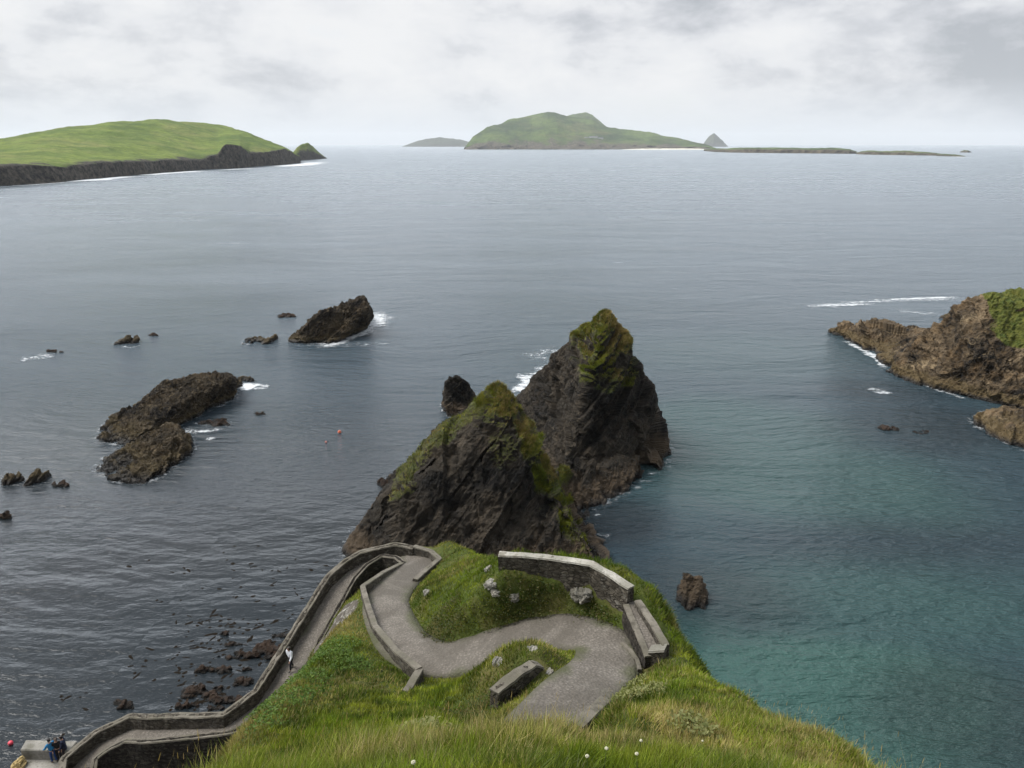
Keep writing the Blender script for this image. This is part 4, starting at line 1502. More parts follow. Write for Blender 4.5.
# floating weed in the cove
M_KELP = plain('floating_kelp', (0.012, 0.009, 0.006), 0.95, 0.4, 3, spec=0.05)
VV, FF, off = [], [], 0
for k in range(420):
    if k > 240:
        px, py = 175 + 125 * RNG.random(), 615 + 95 * RNG.random()
        if px > 312 - (py - 610) * 0.62:
            continue
    elif k < 170:
        px, py = 120 + 260 * RNG.random() ** 0.8, 545 + 175 * RNG.random()
    else:
        px, py = 60 + 150 * RNG.random(), 640 + 100 * RNG.random()
    if fbm(np.array([[px * 0.02, py * 0.05]]), 3, 5)[0] < -0.05:
        continue
    c = at(px, py)
    L_, W_ = 0.12 + 0.5 * RNG.random() ** 2, 0.06 + 0.16 * RNG.random()
    a0 = RNG.normal(0, 0.7)
    n = 9
    ang = np.linspace(0, 2 * np.pi, n, endpoint=False)
    rr = 0.6 + 0.6 * RNG.random(n)
    e = np.column_stack([np.cos(ang) * L_ * rr, np.sin(ang) * W_ * rr])
    e = e @ np.array([[math.cos(a0), math.sin(a0)], [-math.sin(a0), math.cos(a0)]])
    V = np.vstack([np.column_stack([c[0] + e[:, 0], c[1] + e[:, 1], np.full(n, -0.01)]), [[c[0], c[1], 0.05]]])
    VV.append(V)
    FF.append(np.array([[i, (i + 1) % n, n] for i in range(n)]) + off)
    off += n + 1
o = put('floating_seaweed', mesh_np('floating_seaweed', np.vstack(VV), np.vstack(FF)), M_KELP, origin=(0, 0, 0))
o['kind'] = 'stuff'

# ------------------------------------------------------------------ far land
def land_material(name, g1, g2, g3, cliff, cliff2, scale=0.02):
    m, t = material(name)
    p = t.pos()
    n = t.noise(p, scale, 7, 0.62)
    n2 = t.noise(p, scale * 6, 6, 0.65)
    c = t.mix(t.ramp(n, [(0.40, 0), (0.56, 1)]), g1, g2)
    c = t.mix(t.ramp(t.noise(p, scale * 1.7, 8, 0.7), [(0.5, 0), (0.64, 0.55)]), c, tuple(x * 0.5 for x in g1))
    c = t.mix(t.ramp(t.noise(t.mapping(p, (1, 1, 5)), scale * 0.7, 6, 0.7, 0.6), [(0.5, 0), (0.66, 0.8)]), c, g3)
    c = t.mix(t.math('MULTIPLY', t.ramp(n2, [(0.4, 1), (0.62, 0)]), 0.45), c, tuple(x * 0.55 for x in g1))
    n3 = t.noise(t.mapping(p, (1, 1, 0.9)), scale * 16, 6, 0.7)
    r = t.mix(t.ramp(n3, [(0.4, 0), (0.68, 1)]), cliff, cliff2)
    f = t.ramp(t.math('ADD', t.attr('cliff'), t.math('MULTIPLY', t.math('SUBTRACT', t.noise(p, scale * 3.0, 6, 0.65), 0.5), 1.5)), [(0.42, 0), (0.58, 1)])
    c = t.mix(f, c, r)
    h = t.math('MULTIPLY', n2, 0.12 / scale)
    t.out(t.principled(c, 0.95, t.bump(h, 0.5, 1.0), spec=0.1))
    return m


def loft(name, px, rows, cliffrows, noise_amp, seed, mat, sub=6, ncol=200):
    """rows: list of (list of py per px or None, list of world y (depth) per px, explicit z or None)
    each row is a line over the land, seaward first"""
    xs = np.linspace(px[0], px[-1], ncol)
    lines = []
    for py, yy, z in rows:
        yv = np.interp(xs, px, yy)
        if z is not None:
            u = (xs - 512) / F_PX
            # x from the azimuth at that depth
            d1 = CP + ((384 - 147) / F_PX) * SP
            lines.append(np.column_stack([u * yv / d1, yv, np.interp(xs, px, z) if np.ndim(z) else np.full(ncol, float(z))]))
        else:
            pv = np.interp(xs, px, py)
            lines.append(np.array([aty(a, b, c) for a, b, c in zip(xs, pv, yv)]))
    grid, cl = [], []
    for k in range(len(lines) - 1):
        for q in range(sub):
            t = q / sub
            grid.append(lines[k] * (1 - t) + lines[k + 1] * t)
            cl.append(1.0 if k < cliffrows else (max(0, 0.72 - q / sub * 0.95) if k == cliffrows else 0.0))
    grid.append(lines[-1])
    cl.append(0.0)
    G = np.array(grid)
    nr = len(G)
    V = G.reshape(-1, 3).copy()
    w = np.repeat(np.array(cl), ncol)
    sc = 1.0 / (noise_amp * 9)
    dz = noise_amp * fbm(V * sc, 5, seed)
    edge = np.repeat(np.minimum(1, np.arange(nr) / 2.0), ncol)
    rid = np.abs(fbm(V * sc * np.array([1.6, 0.5, 0.5]), 4, seed + 7))
    V[:, 2] += (dz * (0.45 + 0.3 * w) - noise_amp * 0.75 * (rid - 0.2) * (1 - w) * np.minimum(1, V[:, 2] / (noise_amp * 4))) * edge
    V[:, 1] += w * noise_amp * 3.0 * fbm(V * sc * 2.2 + 9, 4, seed + 3)
    V[:, 0] += w * noise_amp * 0.9 * fbm(V * sc * 2.2 + 19, 4, seed + 4)
    ii = np.arange(nr * ncol).reshape(nr, ncol)
    Q = np.stack([ii[:-1, :-1], ii[:-1, 1:], ii[1:, 1:], ii[1:, :-1]], -1).reshape(-1, 4)
    return structure(put(name, mesh_np(name, V, Q, {'cliff': w}), mat, origin=(0, 0, 0)))


M_HILL = land_material('sheep_cropped_hill', (0.080, 0.122, 0.023), (0.145, 0.190, 0.038), (0.20, 0.205, 0.065), (0.008, 0.008, 0.009), (0.10, 0.085, 0.066), 0.012)
M_ISLE = land_material('island_heath', (0.034, 0.060, 0.017), (0.10, 0.145, 0.035), (0.14, 0.13, 0.055), (0.04, 0.036, 0.03), (0.15, 0.125, 0.085), 0.0035)
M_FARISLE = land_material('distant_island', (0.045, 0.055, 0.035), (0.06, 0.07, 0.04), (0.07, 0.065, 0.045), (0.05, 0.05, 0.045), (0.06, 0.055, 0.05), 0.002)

pxh = [-260, -100, 0, 40, 60, 110, 155, 200, 218, 226, 240, 250, 270, 285, 300]
basep = [202, 193, 186, 183.5, 182, 177.5, 173.5, 170, 169, 168.7, 168, 167, 165.5, 164.5, 163.2]
by = [at(a, b)[1] for a, b in zip(pxh, basep)]
ctop = [172, 168, 165.5, 166, 166.2, 163, 161, 160, 155, 145, 145.5, 154, 152, 148, 157]
mid1 = [165, 162, 160.5, 158, 157.5, 155, 153, 151, 148.5, 144.2, 144.4, 147.5, 148, 147.5, 156.8]
sky_ = [165, 149, 138, 131.5, 128, 122, 119.2, 122.3, 124.5, 126, 130, 133, 141, 147, 156.5]
one = np.ones(len(pxh))
by = np.array(by)
loft('hill', pxh, [(None, by - 6, -3.0), (basep, by, None), (ctop, by + 14, None), (mid1, by + 120 * np.r_[np.ones(10), 0.8, 0.7, 0.5, 0.3, 0.1], None),
                   ([(a * 0.45 + b * 0.55) for a, b in zip(mid1, sky_)], by + 330 * np.r_[np.ones(10), 0.8, 0.6, 0.45, 0.3, 0.1], None),
                   ([(a * 0.12 + b * 0.88) for a, b in zip(mid1, sky_)], by + 460 * np.r_[np.ones(10), 0.8, 0.6, 0.45, 0.3, 0.1], None),
                   (sky_, by + 560 * np.r_[np.ones(10), 0.8, 0.6, 0.45, 0.3, 0.1], None), (None, by + 1200 * np.r_[np.ones(12), 0.6, 0.5, 0.3], -3.0)], 2, 5.0, 5, M_HILL, 8, 420)
# islet off its point
pxs = [292, 297, 303, 308, 312, 318, 324, 327]
bs = np.array([at(a, b)[1] for a, b in zip(pxs, [161, 160.7, 160.3, 160, 159.6, 159.2, 158.8, 158.6])])
loft('islet', pxs, [(None, bs - 5, -3.0), ([159] * 8, bs, None), ([156, 154.5, 153, 152, 153, 154, 156.5, 158.2], bs + 12, None), ([154, 147, 143.6, 143.2, 145.5, 151.5, 156, 158], bs + 60, None), (None, bs + 160, -3.0)], 2, 4.0, 15, M_HILL, 6, 80)
# the big island
pxb = [464, 473, 487, 509, 531, 548, 559, 567, 578, 586, 594, 603, 619, 650, 681, 708, 716]
sk = [147.8, 136, 127.5, 120, 115.6, 111.5, 113, 116, 118, 119, 121, 125.5, 129, 132, 138.4, 144.4, 147.6]
bz = [149.2] * len(pxb)
by = np.array([at(a, 149.5)[1] for a in pxb])
w_ = np.array([0.15, 0.3, 0.5, 0.8, 1, 1, 1, 1, 1, 1, 0.9, 0.85, 0.8, 0.7, 0.5, 0.25, 0.1])
midb = [b * 0.62 + 149 * 0.38 for b in sk]
low = [148.2] + [146.0, 144.5, 145.5, 146.3, 146.6, 146.8, 147, 147, 147, 147, 147, 147.2, 147.3, 147.5, 147.8, 148.4]
loft('island', pxb, [(None, by - 30, -5), (bz, by, None), (low, by + 60, None), (midb, by + 500 * w_, None), (sk, by + 1000 * w_, None), (None, by + 2600 * w_ + 80, -5)], 2, 26.0, 25, M_ISLE, 8, 300)
pxb2 = [545, 560, 570, 578, 586, 592, 600, 606, 625]
sk2 = [125, 119, 115, 112.8, 112.3, 114.5, 121, 126, 132]
loft('island_ridge', pxb2, [(None, np.full(9, 7000.), 60), (sk2, np.full(9, 8200.), None), (None, np.full(9, 9600.), 0)], 0, 18.0, 35, M_ISLE, 10, 90)
# low green skerries running right from the island
for nm, pxk, tp, bp, sd in [
        ('skerry', [704, 715, 728, 745, 765, 785, 805, 830, 850, 857], [149.2, 148.4, 148.4, 147.4, 147.6, 147.4, 148.2, 147.8, 149, 151.5], [151, 152, 152.5, 152.8, 153, 153.2, 153.4, 153.6, 153.8, 153.6], 3),
        ('skerry', [856, 866, 876, 890, 905, 920, 935, 945], [152.4, 150.8, 150.2, 151.2, 150.4, 152, 152.4, 154.6], [154.2, 154.6, 154.8, 155, 155.2, 155.4, 155.6, 155.6], 4),
        ('skerry', [936, 943, 950, 958, 966], [155, 153.8, 154.2, 155, 156.2], [156, 156.2, 156.4, 156.6, 156.8], 5),
        ('skerry', [960, 964, 968, 971], [151.6, 150, 150.4, 151.8], [152.4, 152.5, 152.6, 152.4], 6)]:
    by = np.array([at(a, b)[1] for a, b in zip(pxk, bp)])
    tp = np.minimum(np.array(tp), np.array(bp) - 0.3)
    loft(nm, pxk, [(None, by - 15, -4), (bp, by, None), (tp * 0.6 + np.array(bp) * 0.4, by + 10, None), (tp, by + 130, None), (None, by + 420, -4)], 2, 5.0, 45 + sd, M_ISLE, 5, 110)
# far islands in the haze
loft('far_island', [402, 410, 420, 428, 440, 450, 462, 475], [(None, np.full(8, 11500.), -5), ([146.3, 143.5, 140, 138.6, 137.2, 138.2, 140, 143], np.full(8, 12300.), None), (None, np.full(8, 14000.), -5)], 0, 20.0, 51, M_FARISLE, 6, 80)
loft('far_peak', [702, 706, 710, 714, 718, 722, 728], [(None, np.full(7, 11500.), -5), ([146.5, 140, 135.5, 133, 136.3, 140, 146.5], np.full(7, 12000.), None), (None, np.full(7, 13000.), -5)], 0, 14.0, 52, M_FARISLE, 6, 60)


M_SAND = plain('pale_sand', (0.62, 0.58, 0.48), 0.9, 0.1, 0.05)
pxq = [622, 640, 660, 680, 700, 708]
bq = np.array([at(a, 149.4)[1] for a in pxq])
loft('beach', pxq, [(None, bq - 190, -2.0), ([149.4, 148.7, 148.5, 148.5, 148.7, 149.3], bq - 130, None), (None, bq + 60, 0.0)], 0, 2.0, 61, M_SAND, 4, 60)

# white cottages on the big island
M_WHITE = plain('whitewash', (0.78, 0.77, 0.74), 0.8, 0.05, 0.1)
M_SLATE = plain('slate_roof', (0.11, 0.11, 0.12), 0.8, 0.1, 0.1)
for k, (px, py, lab) in enumerate([(588, 139.0, 'leftmost tiny white cottage on the big island slope'), (593.5, 138.2, 'middle tiny white cottage on the big island slope'), (599, 139.4, 'rightmost tiny white cottage on the big island slope')]):
    c = aty(px, py + 0.6, 6110)
    bm = bmesh.new()
    L_, D_, H_ = 32, 16, 14
    for sx_, sy_ in ((-1, -1), (1, -1), (1, 1), (-1, 1)):
        pass
    v = [bm.verts.new((x, y, z)) for z in (-12, H_) for x, y in ((-L_, -D_), (L_, -D_), (L_, D_), (-L_, D_))]
    for f in ((0, 1, 5, 4), (1, 2, 6, 5), (2, 3, 7, 6), (3, 0, 4, 7)):
        bm.faces.new([v[i] for i in f])
    r1, r2 = bm.verts.new((-L_, 0, H_ + 6)), bm.verts.new((L_, 0, H_ + 6))
    bm.faces.new([v[4], r1, v[7]])
    bm.faces.new([v[5], v[6], r2])
    ms = bpy.data.meshes.new('cottage')
    bm.to_mesh(ms)
    bm.free()
    ms.materials.append(M_WHITE)
    oc = bpy.data.objects.new('cottage', ms)
    COL.objects.link(oc)
    oc.location = c.tolist()
    thing(oc, lab, 'cottage', 'white cottages on the big island')
    ms = bpy.data.meshes.new('roof')
    ms.from_pydata([(-L_ - 1, -D_ - 1, H_ - 0.5), (L_ + 1, -D_ - 1, H_ - 0.5), (L_ + 1, 0, H_ + 6.3), (-L_ - 1, 0, H_ + 6.3), (L_ + 1, D_ + 1, H_ - 0.5), (-L_ - 1, D_ + 1, H_ - 0.5)], [], [(0, 1, 2, 3), (3, 2, 4, 5)])
    ms.materials.append(M_SLATE)
    rf = bpy.data.objects.new('roof', ms)
    COL.objects.link(rf)
    rf.parent = oc

# ------------------------------------------------------------------ pier, people, buoys
def box_mesh(name, pts_top, zb, bev=0.04):
    bm = bmesh.new()
    t = [bm.verts.new(Vector(np.asarray(p).tolist())) for p in pts_top]
    b = [bm.verts.new((p[0], p[1], zb)) for p in pts_top]
    n = len(t)
    bm.faces.new(t)
    bm.faces.new(b[::-1])
    for i in range(n):
        bm.faces.new([t[i], b[i], b[(i + 1) % n], t[(i + 1) % n]])
    bmesh.ops.recalc_face_normals(bm, faces=bm.faces)
    bmesh.ops.bevel(bm, geom=[e for e in bm.edges], offset=bev, segments=2, affect='EDGES')
    me = bpy.data.meshes.new(name)
    bm.to_mesh(me)
    bm.free()
    return me


PZ = 3.4
pier = put('pier', box_mesh('pier', [at(17, 757, PZ), at(64, 757.5, PZ), at(64, 800, PZ), at(5, 800, PZ)], -2), M_CONC)
thing(pier, 'pale concrete pier deck at the foot of the ramp in the corner', 'pier')
blk = put('pier_step', box_mesh('pier_step', [at(20, 750, PZ + 0.75), at(26, 739.5, PZ + 0.75), at(77, 741, PZ + 0.75), at(70, 751, PZ + 0.75)], PZ - 3.5), M_CONC)
thing(blk, 'raised long concrete block behind the people on the pier', 'concrete block')

M_SKIN = plain('skin', (0.45, 0.28, 0.20), 0.6, 0.08, 20)


def skin_chain(segs, name, sub=2):
    """segs: list of (parent index or -1, (x,y,z), radius) -> mesh via the Skin modifier"""
    me = bpy.data.meshes.new(name)
    me.from_pydata([s[1] for s in segs], [(s[0], i) for i, s in enumerate(segs) if s[0] >= 0], [])
    o = bpy.data.objects.new(name, me)
    COL.objects.link(o)
    md = o.modifiers.new('s', 'SKIN')
    md.use_smooth_shade = True
    sv = me.skin_vertices[0].data
    for i, s in enumerate(segs):
        r = s[2]
        sv[i].radius = (r, r) if not isinstance(r, tuple) else r
        sv[i].use_root = (i == 0)
    sd = o.modifiers.new('d', 'SUBSURF')
    sd.levels = sub
    ev = o.evaluated_get(bpy.context.evaluated_depsgraph_get())
    m2 = bpy.data.meshes.new_from_object(ev)
    bpy.data.objects.remove(o)
    bpy.data.meshes.remove(me)
    return m2


def person(loc, facing, label, top_col, leg_col, hair_col, stride=0.18, lean=0.1, arm=(0.25, -0.2), scale=1.0, bulk=1.0, coat=False):
    J = {}
    st = stride
    hipz = 0.93
    lx = lean
    def P(x, y, z):
        return (x, y + lx * max(0, z - hipz), z)
    body = []
    def add(par, p, r):
        body.append((par, p, r))
        return len(body) - 1
    pel = add(-1, P(0, 0, hipz), (0.13, 0.10))
    ab = add(pel, P(0, 0, 1.10), (0.125, 0.09))
    chest = add(ab, P(0, 0, 1.32), (0.15, 0.10))
    nk0 = add(chest, P(0, 0.0, 1.46), (0.075, 0.06))
    nk = add(nk0, P(0, 0.01, 1.52), 0.052)
    hd0 = add(nk, P(0, 0.025, 1.59), (0.062, 0.075))
    hd1 = add(hd0, P(0, 0.025, 1.66), (0.076, 0.092))
    hd2 = add(hd1, P(0, 0.015, 1.735), (0.06, 0.072))
    shp = {}
    for s_, a in ((-1, arm[0]), (1, arm[1])):
        sh = add(chest, P(s_ * 0.19, 0, 1.40), 0.058)
        el = add(sh, P(s_ * 0.25, a * 0.45 - 0.02, 1.13), 0.042)
        wr = add(el, P(s_ * 0.24, a * 0.9 + 0.08, 0.90), 0.03)
        pm = add(wr, P(s_ * 0.235, a * 0.95 + 0.10, 0.83), (0.034, 0.02))
        shp[s_] = (sh, el, wr, pm)
        for q, dx in enumerate((-0.022, -0.007, 0.008, 0.022)):
            f1 = add(pm, P(s_ * 0.235 + dx * 0.5, a * 0.95 + 0.105 + dx, 0.785), 0.010)
            add(f1, P(s_ * 0.23 + dx * 0.5, a * 0.95 + 0.12 + dx, 0.745 + abs(dx) * 0.5), 0.008)
        th = add(pm, P(s_ * 0.215, a * 0.95 + 0.135, 0.82), 0.011)
        add(th, P(s_ * 0.21, a * 0.95 + 0.15, 0.79), 0.009)
    legs = {}
    for s_, q in ((-1, st), (1, -st)):
        hp = add(pel, P(s_ * 0.095, 0, 0.86), 0.085)
        kn = add(hp, (s_ * 0.10, q * 0.7 + 0.05, 0.49), 0.058)
        an = add(kn, (s_ * 0.10, q * 1.3, 0.09), 0.038)
        he = add(an, (s_ * 0.10, q * 1.3 + 0.03, 0.045), 0.04)
        add(he, (s_ * 0.105, q * 1.3 + 0.15, 0.03), 0.028)
        legs[s_] = (hp, kn, an)
    em = put('person', skin_chain(body, 'person'), M_SKIN, origin=(0, 0, 0))
    thing(em, label, 'person')
    def sub(name, segs, col, rough=0.85):
        m_ = plain('cloth_' + name, col, rough, 0.2, 9)
        put(name, skin_chain(segs, name, 2), m_, parent=em, origin=(0, 0, 0))
    b = 1.0 * bulk
    # jacket
    J_ = [(-1, body[pel][1], (0.165 * b, 0.135 * b)), (0, body[ab][1], (0.16 * b, 0.12 * b)), (1, body[chest][1], (0.18 * b, 0.13 * b)), (2, body[nk0][1], (0.085, 0.07))]
    if coat:
        J_.append((0, (0, 0, 0.72), (0.18 * b, 0.15 * b)))
    for s_ in (-1, 1):
        sh, el, wr, pm = shp[s_]
        J_.append((2, body[sh][1], 0.078 * b))
        k = len(J_) - 1
        J_.append((k, body[el][1], 0.060 * b))
        J_.append((k + 1, body[wr][1], 0.046 * b))
    sub('jacket', J_, top_col)
    T_ = [(-1, (0, 0, 0.95), (0.145, 0.115))]
    for s_ in (-1, 1):
        hp, kn, an = legs[s_]
        T_.append((0, body[hp][1], 0.102))
        k = len(T_) - 1
        T_.append((k, body[kn][1], 0.075))
        T_.append((k + 1, body[an][1], 0.058))
    sub('trousers', T_, leg_col)
    # hair cap, shoes, face
    hx = body[hd1][1]
    sub('hair', [(-1, (0, hx[1] - 0.03, 1.66), (0.085, 0.085)), (0, (0, hx[1] - 0.015, 1.735), (0.078, 0.088)), (0, (0, hx[1] - 0.06, 1.60), (0.06, 0.045))], hair_col, 0.6)
    for s_, q in ((-1, st), (1, -st)):
        sub('shoe', [(-1, (s_ * 0.10, q * 1.3 + 0.0, 0.05), 0.05), (0, (s_ * 0.103, q * 1.3 + 0.10, 0.04), 0.045), (1, (s_ * 0.105, q * 1.3 + 0.18, 0.032), 0.034)], (0.03, 0.03, 0.03))
    fy = hx[1] + 0.088
    dk = plain('dark_features', (0.06, 0.03, 0.025), 0.5)
    for nm_, mtx in (('eye', Matrix.Translation((-0.03, fy - 0.008, 1.665)) @ Matrix.Diagonal((0.011, 0.011, 0.011, 1))), ('eye', Matrix.Translation((0.03, fy - 0.008, 1.665)) @ Matrix.Diagonal((0.011, 0.011, 0.011, 1))),
                     ('mouth', Matrix.Translation((0, fy - 0.006, 1.605)) @ Matrix.Diagonal((0.023, 0.007, 0.005, 1)))):
        bm = bmesh.new()
        bmesh.ops.create_icosphere(bm, subdivisions=2, radius=1, matrix=mtx)
        ms = bpy.data.meshes.new(nm_)
        bm.to_mesh(ms)
        bm.free()
        put(nm_, ms, dk, parent=em, origin=(0, 0, 0))
    bm = bmesh.new()
    bmesh.ops.create_cone(bm, cap_ends=True, segments=6, radius1=0.018, radius2=0.008, depth=0.05, matrix=Matrix.Translation((0, fy + 0.004, 1.64)) @ Matrix.Rotation(R(-12), 4, 'X'))
    ms = bpy.data.meshes.new('nose')
    bm.to_mesh(ms)
    bm.free()
    put('nose', ms, M_SKIN, parent=em, origin=(0, 0, 0))
    em.location = loc
    em.rotation_euler = (0, 0, facing)
    em.scale = (scale,) * 3
    return em


# the walker on the ramp
q = at(292, 669.5, 8.0)
rd, rq = nearest_on(q[None], ramp_mid)
wz_ = rq[0][2]
wp = at(292, 669.5, wz_)
person((wp[0], wp[1], wz_ + 0.02), R(150), 'person in a white jacket and dark trousers walking alone on the ramp', (0.72, 0.74, 0.78), (0.015, 0.015, 0.02), (0.02, 0.016, 0.012), 0.16, 0.12, (0.25, -0.2), 1.0, 1.15)
a = at(55, 762, PZ)
person((a[0], a[1], PZ), R(60), 'person in a bright blue jacket standing on the pier deck', (0.02, 0.17, 0.36), (0.02, 0.05, 0.16), (0.012, 0.01, 0.009), 0.05, 0.18, (0.5, 0.35), 1.0, 1.15)
a = at(60.5, 760, PZ)
person((a[0], a[1], PZ), R(200), 'person in black clothes standing between two others on the pier', (0.012, 0.012, 0.014), (0.012, 0.012, 0.016), (0.03, 0.02, 0.014), 0.04, 0.05, (0.1, 0.1), 1.0)
a = at(67, 758.5, PZ)
person((a[0], a[1], PZ), R(110), 'person in a dark navy coat nearest the ramp wall on the pier', (0.015, 0.02, 0.045), (0.02, 0.014, 0.02), (0.012, 0.01, 0.009), 0.05, 0.06, (0.15, 0.05), 1.03, 1.1, True)

# yellowish bundle of net on the pier
a = at(19.5, 766, PZ)
r = np.random.default_rng(4)
hull = [a + np.array([0.36 * math.cos(t) * (0.7 + 0.5 * r.random()), 0.33 * math.sin(t) * (0.7 + 0.5 * r.random()), z_]) for t in np.linspace(0, 6.28, 9)[:-1] for z_ in (-0.05, 0.25 + 0.3 * r.random())] + [a + np.array([0.1, 0.1, 0.5])]
M_NET = plain('yellow_netting', (0.36, 0.27, 0.12), 0.9, 0.6, 5)
o, _, _ = rock('net_bundle', [hull], 0.06, M_NET, 'yellowish heap of netting on the pier deck at the left corner', 'net bundle', 0.14, 8, soft=1)

# buoys
M_RED = plain('red_buoy_plastic', (0.62, 0.06, 0.09), 0.4, 0.1, 8)
M_ORG = plain('orange_buoy_plastic', (0.70, 0.17, 0.09), 0.4, 0.1, 8)
M_PNK = plain('faded_pink_plastic', (0.62, 0.25, 0.22), 0.5, 0.15, 8)


def buoy(px, py, rad, mat, label, tilt):
    bm = bmesh.new()
    prof = [(0.0, -1.15), (0.35, -1.1), (0.8, -0.7), (1.0, -0.1), (0.95, 0.35), (0.65, 0.8), (0.22, 1.05), (0.18, 1.25), (0.0, 1.28)]
    n = 16
    rings = []
    for r_, z_ in prof:
        rings.append([bm.verts.new((r_ * rad * math.cos(6.2832 * k / n), r_ * rad * math.sin(6.2832 * k / n), z_ * rad)) for k in range(n)] if r_ > 0 else [bm.verts.new((0, 0, z_ * rad))])
    for a_, b_ in zip(rings[:-1], rings[1:]):
        for k in range(n):
            if len(a_) == 1:
                bm.faces.new([a_[0], b_[(k + 1) % n], b_[k]])
            elif len(b_) == 1:
                bm.faces.new([a_[k], a_[(k + 1) % n], b_[0]])
            else:
                bm.faces.new([a_[k], a_[(k + 1) % n], b_[(k + 1) % n], b_[k]])
    ms = bpy.data.meshes.new('buoy')
    bm.to_mesh(ms)
    bm.free()
    for p_ in ms.polygons:
        p_.use_smooth = True
    ms.materials.append(mat)
    o = bpy.data.objects.new('buoy', ms)
    COL.objects.link(o)
    c = at(px, py, 0.1)
    o.location = c.tolist()
    o.rotation_euler = (R(tilt), R(tilt * 0.6), 0)
    thing(o, label, 'buoy', 'floats in the cove')
    bm = bmesh.new()
    for k in range(12):
        t0, t1 = 6.2832 * k / 12, 6.2832 * (k + 1) / 12
    segs = 12
    vs = []
    for k in range(segs):
        t0 = 6.2832 * k / segs
        for j in range(6):
            t1 = 6.2832 * j / 6
            rr = rad * (0.28 + 0.07 * math.cos(t1))
            vs.append(bm.verts.new((rr * math.cos(t0), rad * 0.07 * math.sin(t1), rad * 1.45 + rr * math.sin(t0))))
    for k in range(segs):
        for j in range(6):
            bm.faces.new([vs[k * 6 + j], vs[((k + 1) % segs) * 6 + j], vs[((k + 1) % segs) * 6 + (j + 1) % 6], vs[k * 6 + (j + 1) % 6]])
    ms = bpy.data.meshes.new('ring')
    bm.to_mesh(ms)
    bm.free()
    ms.materials.append(mat)
    rg = bpy.data.objects.new('ring', ms)
    COL.objects.link(rg)
    rg.parent = o


buoy(10.5, 743, 0.17, M_RED, 'red buoy floating beside the pier in the bottom left corner', 50)
buoy(339.5, 432, 0.25, M_ORG, 'brighter orange pink buoy floating left of the triangular stack', 25)
buoy(326, 442, 0.14, M_PNK, 'smaller faded pink buoy floating just left of the brighter one', 40)

# ------------------------------------------------------------------ haze
bm = bmesh.new()
bmesh.ops.create_cube(bm, size=1)
ms = bpy.data.meshes.new('haze')
bm.to_mesh(ms)
bm.free()
hz = bpy.data.objects.new('haze', ms)
COL.objects.link(hz)
hz.scale = (60000, 33000, 440)
hz.location = (0, 13000, 440 / 2 - 6.5)
hz['kind'] = 'stuff'
m, t = material('haze_air')
pv = t.n('ShaderNodeVolumePrincipled')
pv.inputs['Color'].default_value = (0.93, 0.965, 1.0, 1)
pv.inputs['Density'].default_value = 3.6e-5
pv.inputs['Anisotropy'].default_value = 0.1
oo = t.n('ShaderNodeOutputMaterial')
t.l(pv.outputs[0], oo.inputs['Volume'])
ms.materials.append(m)

# ------------------------------------------------------------------ sky, sun, camera
SUN_EL, SUN_AZ = R(54), R(-80)
wd = bpy.data.worlds.new('World')
C.world = wd
wd.use_nodes = True
t = NT(wd.node_tree)
sky = t.n('ShaderNodeTexSky', sky_type='NISHITA', sun_disc=False, sun_elevation=SUN_EL, sun_rotation=SUN_AZ)
d = t.n('ShaderNodeTexCoord').outputs['Generated']
sx_, sy_, sz_ = t.sep(d)
zc = t.math('MAXIMUM', sz_, 0.0)
k = t.math('DIVIDE', 1.0, t.math('ADD', zc, 0.085))
cb = t.n('ShaderNodeCombineXYZ')
t.l(t.math('MULTIPLY', sx_, k), cb.inputs[0])
t.l(t.math('MULTIPLY', sy_, k), cb.inputs[1])
pc = cb.outputs[0]
n1a = t.noise(t.mapping(d, (5.0, 5.0, 11.0), loc=(3.1, 1.2, 0.4)), 1.0, 11, 0.6, 0.2)
n1b = t.noise(t.mapping(d, (13.0, 13.0, 30.0), loc=(1.1, 5.2, 2.4)), 1.0, 8, 0.6, 0.2)
n1 = t.math('ADD', t.math('MULTIPLY', n1a, 0.72), t.math('MULTIPLY', n1b, 0.28))
n2 = t.noise(t.mapping(d, (1.9, 1.9, 7.0), loc=(7.7, 4.2, 1.3)), 1.0, 4, 0.5)
cf = t.math('ADD', t.math('MULTIPLY', n1, 0.6), t.math('MULTIPLY', n2, 0.4))
cloud = t.ramp(cf, [(0.395, (3.2, 3.35, 3.6)), (0.455, (4.5, 4.6, 4.85)), (0.50, (5.6, 5.65, 5.8)), (0.56, (6.1, 6.1, 6.15))])
hv = t.ramp(zc, [(0.0, 0.9), (0.035, 0.5), (0.07, 0.0)])
cloud = t.mix(hv, cloud, (5.0, 5.3, 5.7))
ov = t.ramp(zc, [(0.18, 0.0), (0.7, 1.0)])
cloud = t.mix(ov, cloud, (6.6, 7.0, 7.6))
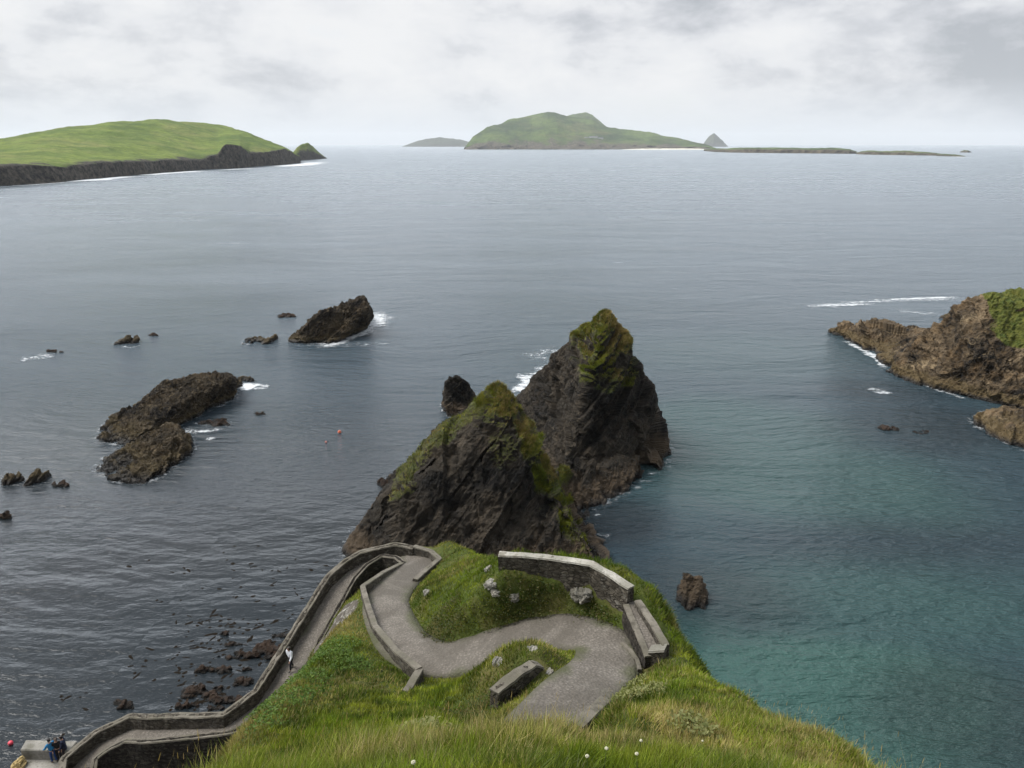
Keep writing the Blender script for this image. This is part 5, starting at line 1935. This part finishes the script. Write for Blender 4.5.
# unseen bright band added above the frame to light the sea; sky behind dimmed
gz_ = t.ramp(zc, [(0.175, 0.0), (0.215, 1.0), (0.29, 0.65), (0.39, 0.0)])
ga_ = t.ramp(t.math('MULTIPLY_ADD', t.math('SUBTRACT', sy_, t.math('MULTIPLY', sx_, 0.35)), 0.5, 0.5), [(0.45, 0.0), (0.85, 1.0)])
cloud = t.mix(t.math('MULTIPLY', gz_, ga_), cloud, (30.0, 32.5, 35.5))
cloud = t.mix(t.ramp(t.math('MULTIPLY_ADD', sy_, 0.5, 0.5), [(0.2, 0.5), (0.6, 0.0)]), cloud, (2.0, 2.05, 2.2))  # dims the unseen sky behind the camera to keep near rock faces dark
cover = t.ramp(t.math('ADD', n2, t.math('MULTIPLY', n1, 0.5)), [(0.90, 0.97), (1.02, 0.80)])
col = t.mix(cover, sky.outputs[0], cloud)
bg = t.n('ShaderNodeBackground')
bg.inputs['Strength'].default_value = 0.1
t.l(col, bg.inputs[0])
ow = t.n('ShaderNodeOutputWorld')
t.l(bg.outputs[0], ow.inputs[0])

sl = bpy.data.lights.new('sun', 'SUN')
sl.energy = 3.2
sl.angle = R(30)
sl.color = (1.0, 0.97, 0.92)
so = bpy.data.objects.new('sun', sl)
COL.objects.link(so)
sd = Vector((math.sin(SUN_AZ) * math.cos(SUN_EL), math.cos(SUN_AZ) * math.cos(SUN_EL), math.sin(SUN_EL)))
so.rotation_euler = sd.to_track_quat('Z', 'Y').to_euler()
so.location = (0, 0, 120)

cam = bpy.data.cameras.new('camera')
cam.sensor_width = 36
cam.sensor_fit = 'HORIZONTAL'
cam.lens = 36 * F_PX / W_PX
cam.clip_start = 0.2
cam.clip_end = 80000
co = bpy.data.objects.new('camera', cam)
COL.objects.link(co)
co.location = CAM.tolist()
co.rotation_euler = (math.pi / 2 - PITCH, 0, 0)
C.camera = co

C.render.engine = 'CYCLES'
cy = C.cycles
cy.use_denoising = True
cy.denoising_input_passes = 'RGB_ALBEDO_NORMAL'
cy.denoising_prefilter = 'ACCURATE'
cy.max_bounces = 5
cy.diffuse_bounces = 3
cy.glossy_bounces = 2
cy.transmission_bounces = 2
cy.transparent_max_bounces = 6
cy.volume_bounces = 1
cy.use_adaptive_sampling = True
cy.adaptive_threshold = 0.008
C.view_settings.view_transform = 'Standard'
C.view_settings.look = 'None'
C.view_settings.exposure = 0.55
C.view_settings.gamma = 1.0
C.view_settings.use_curve_mapping = False
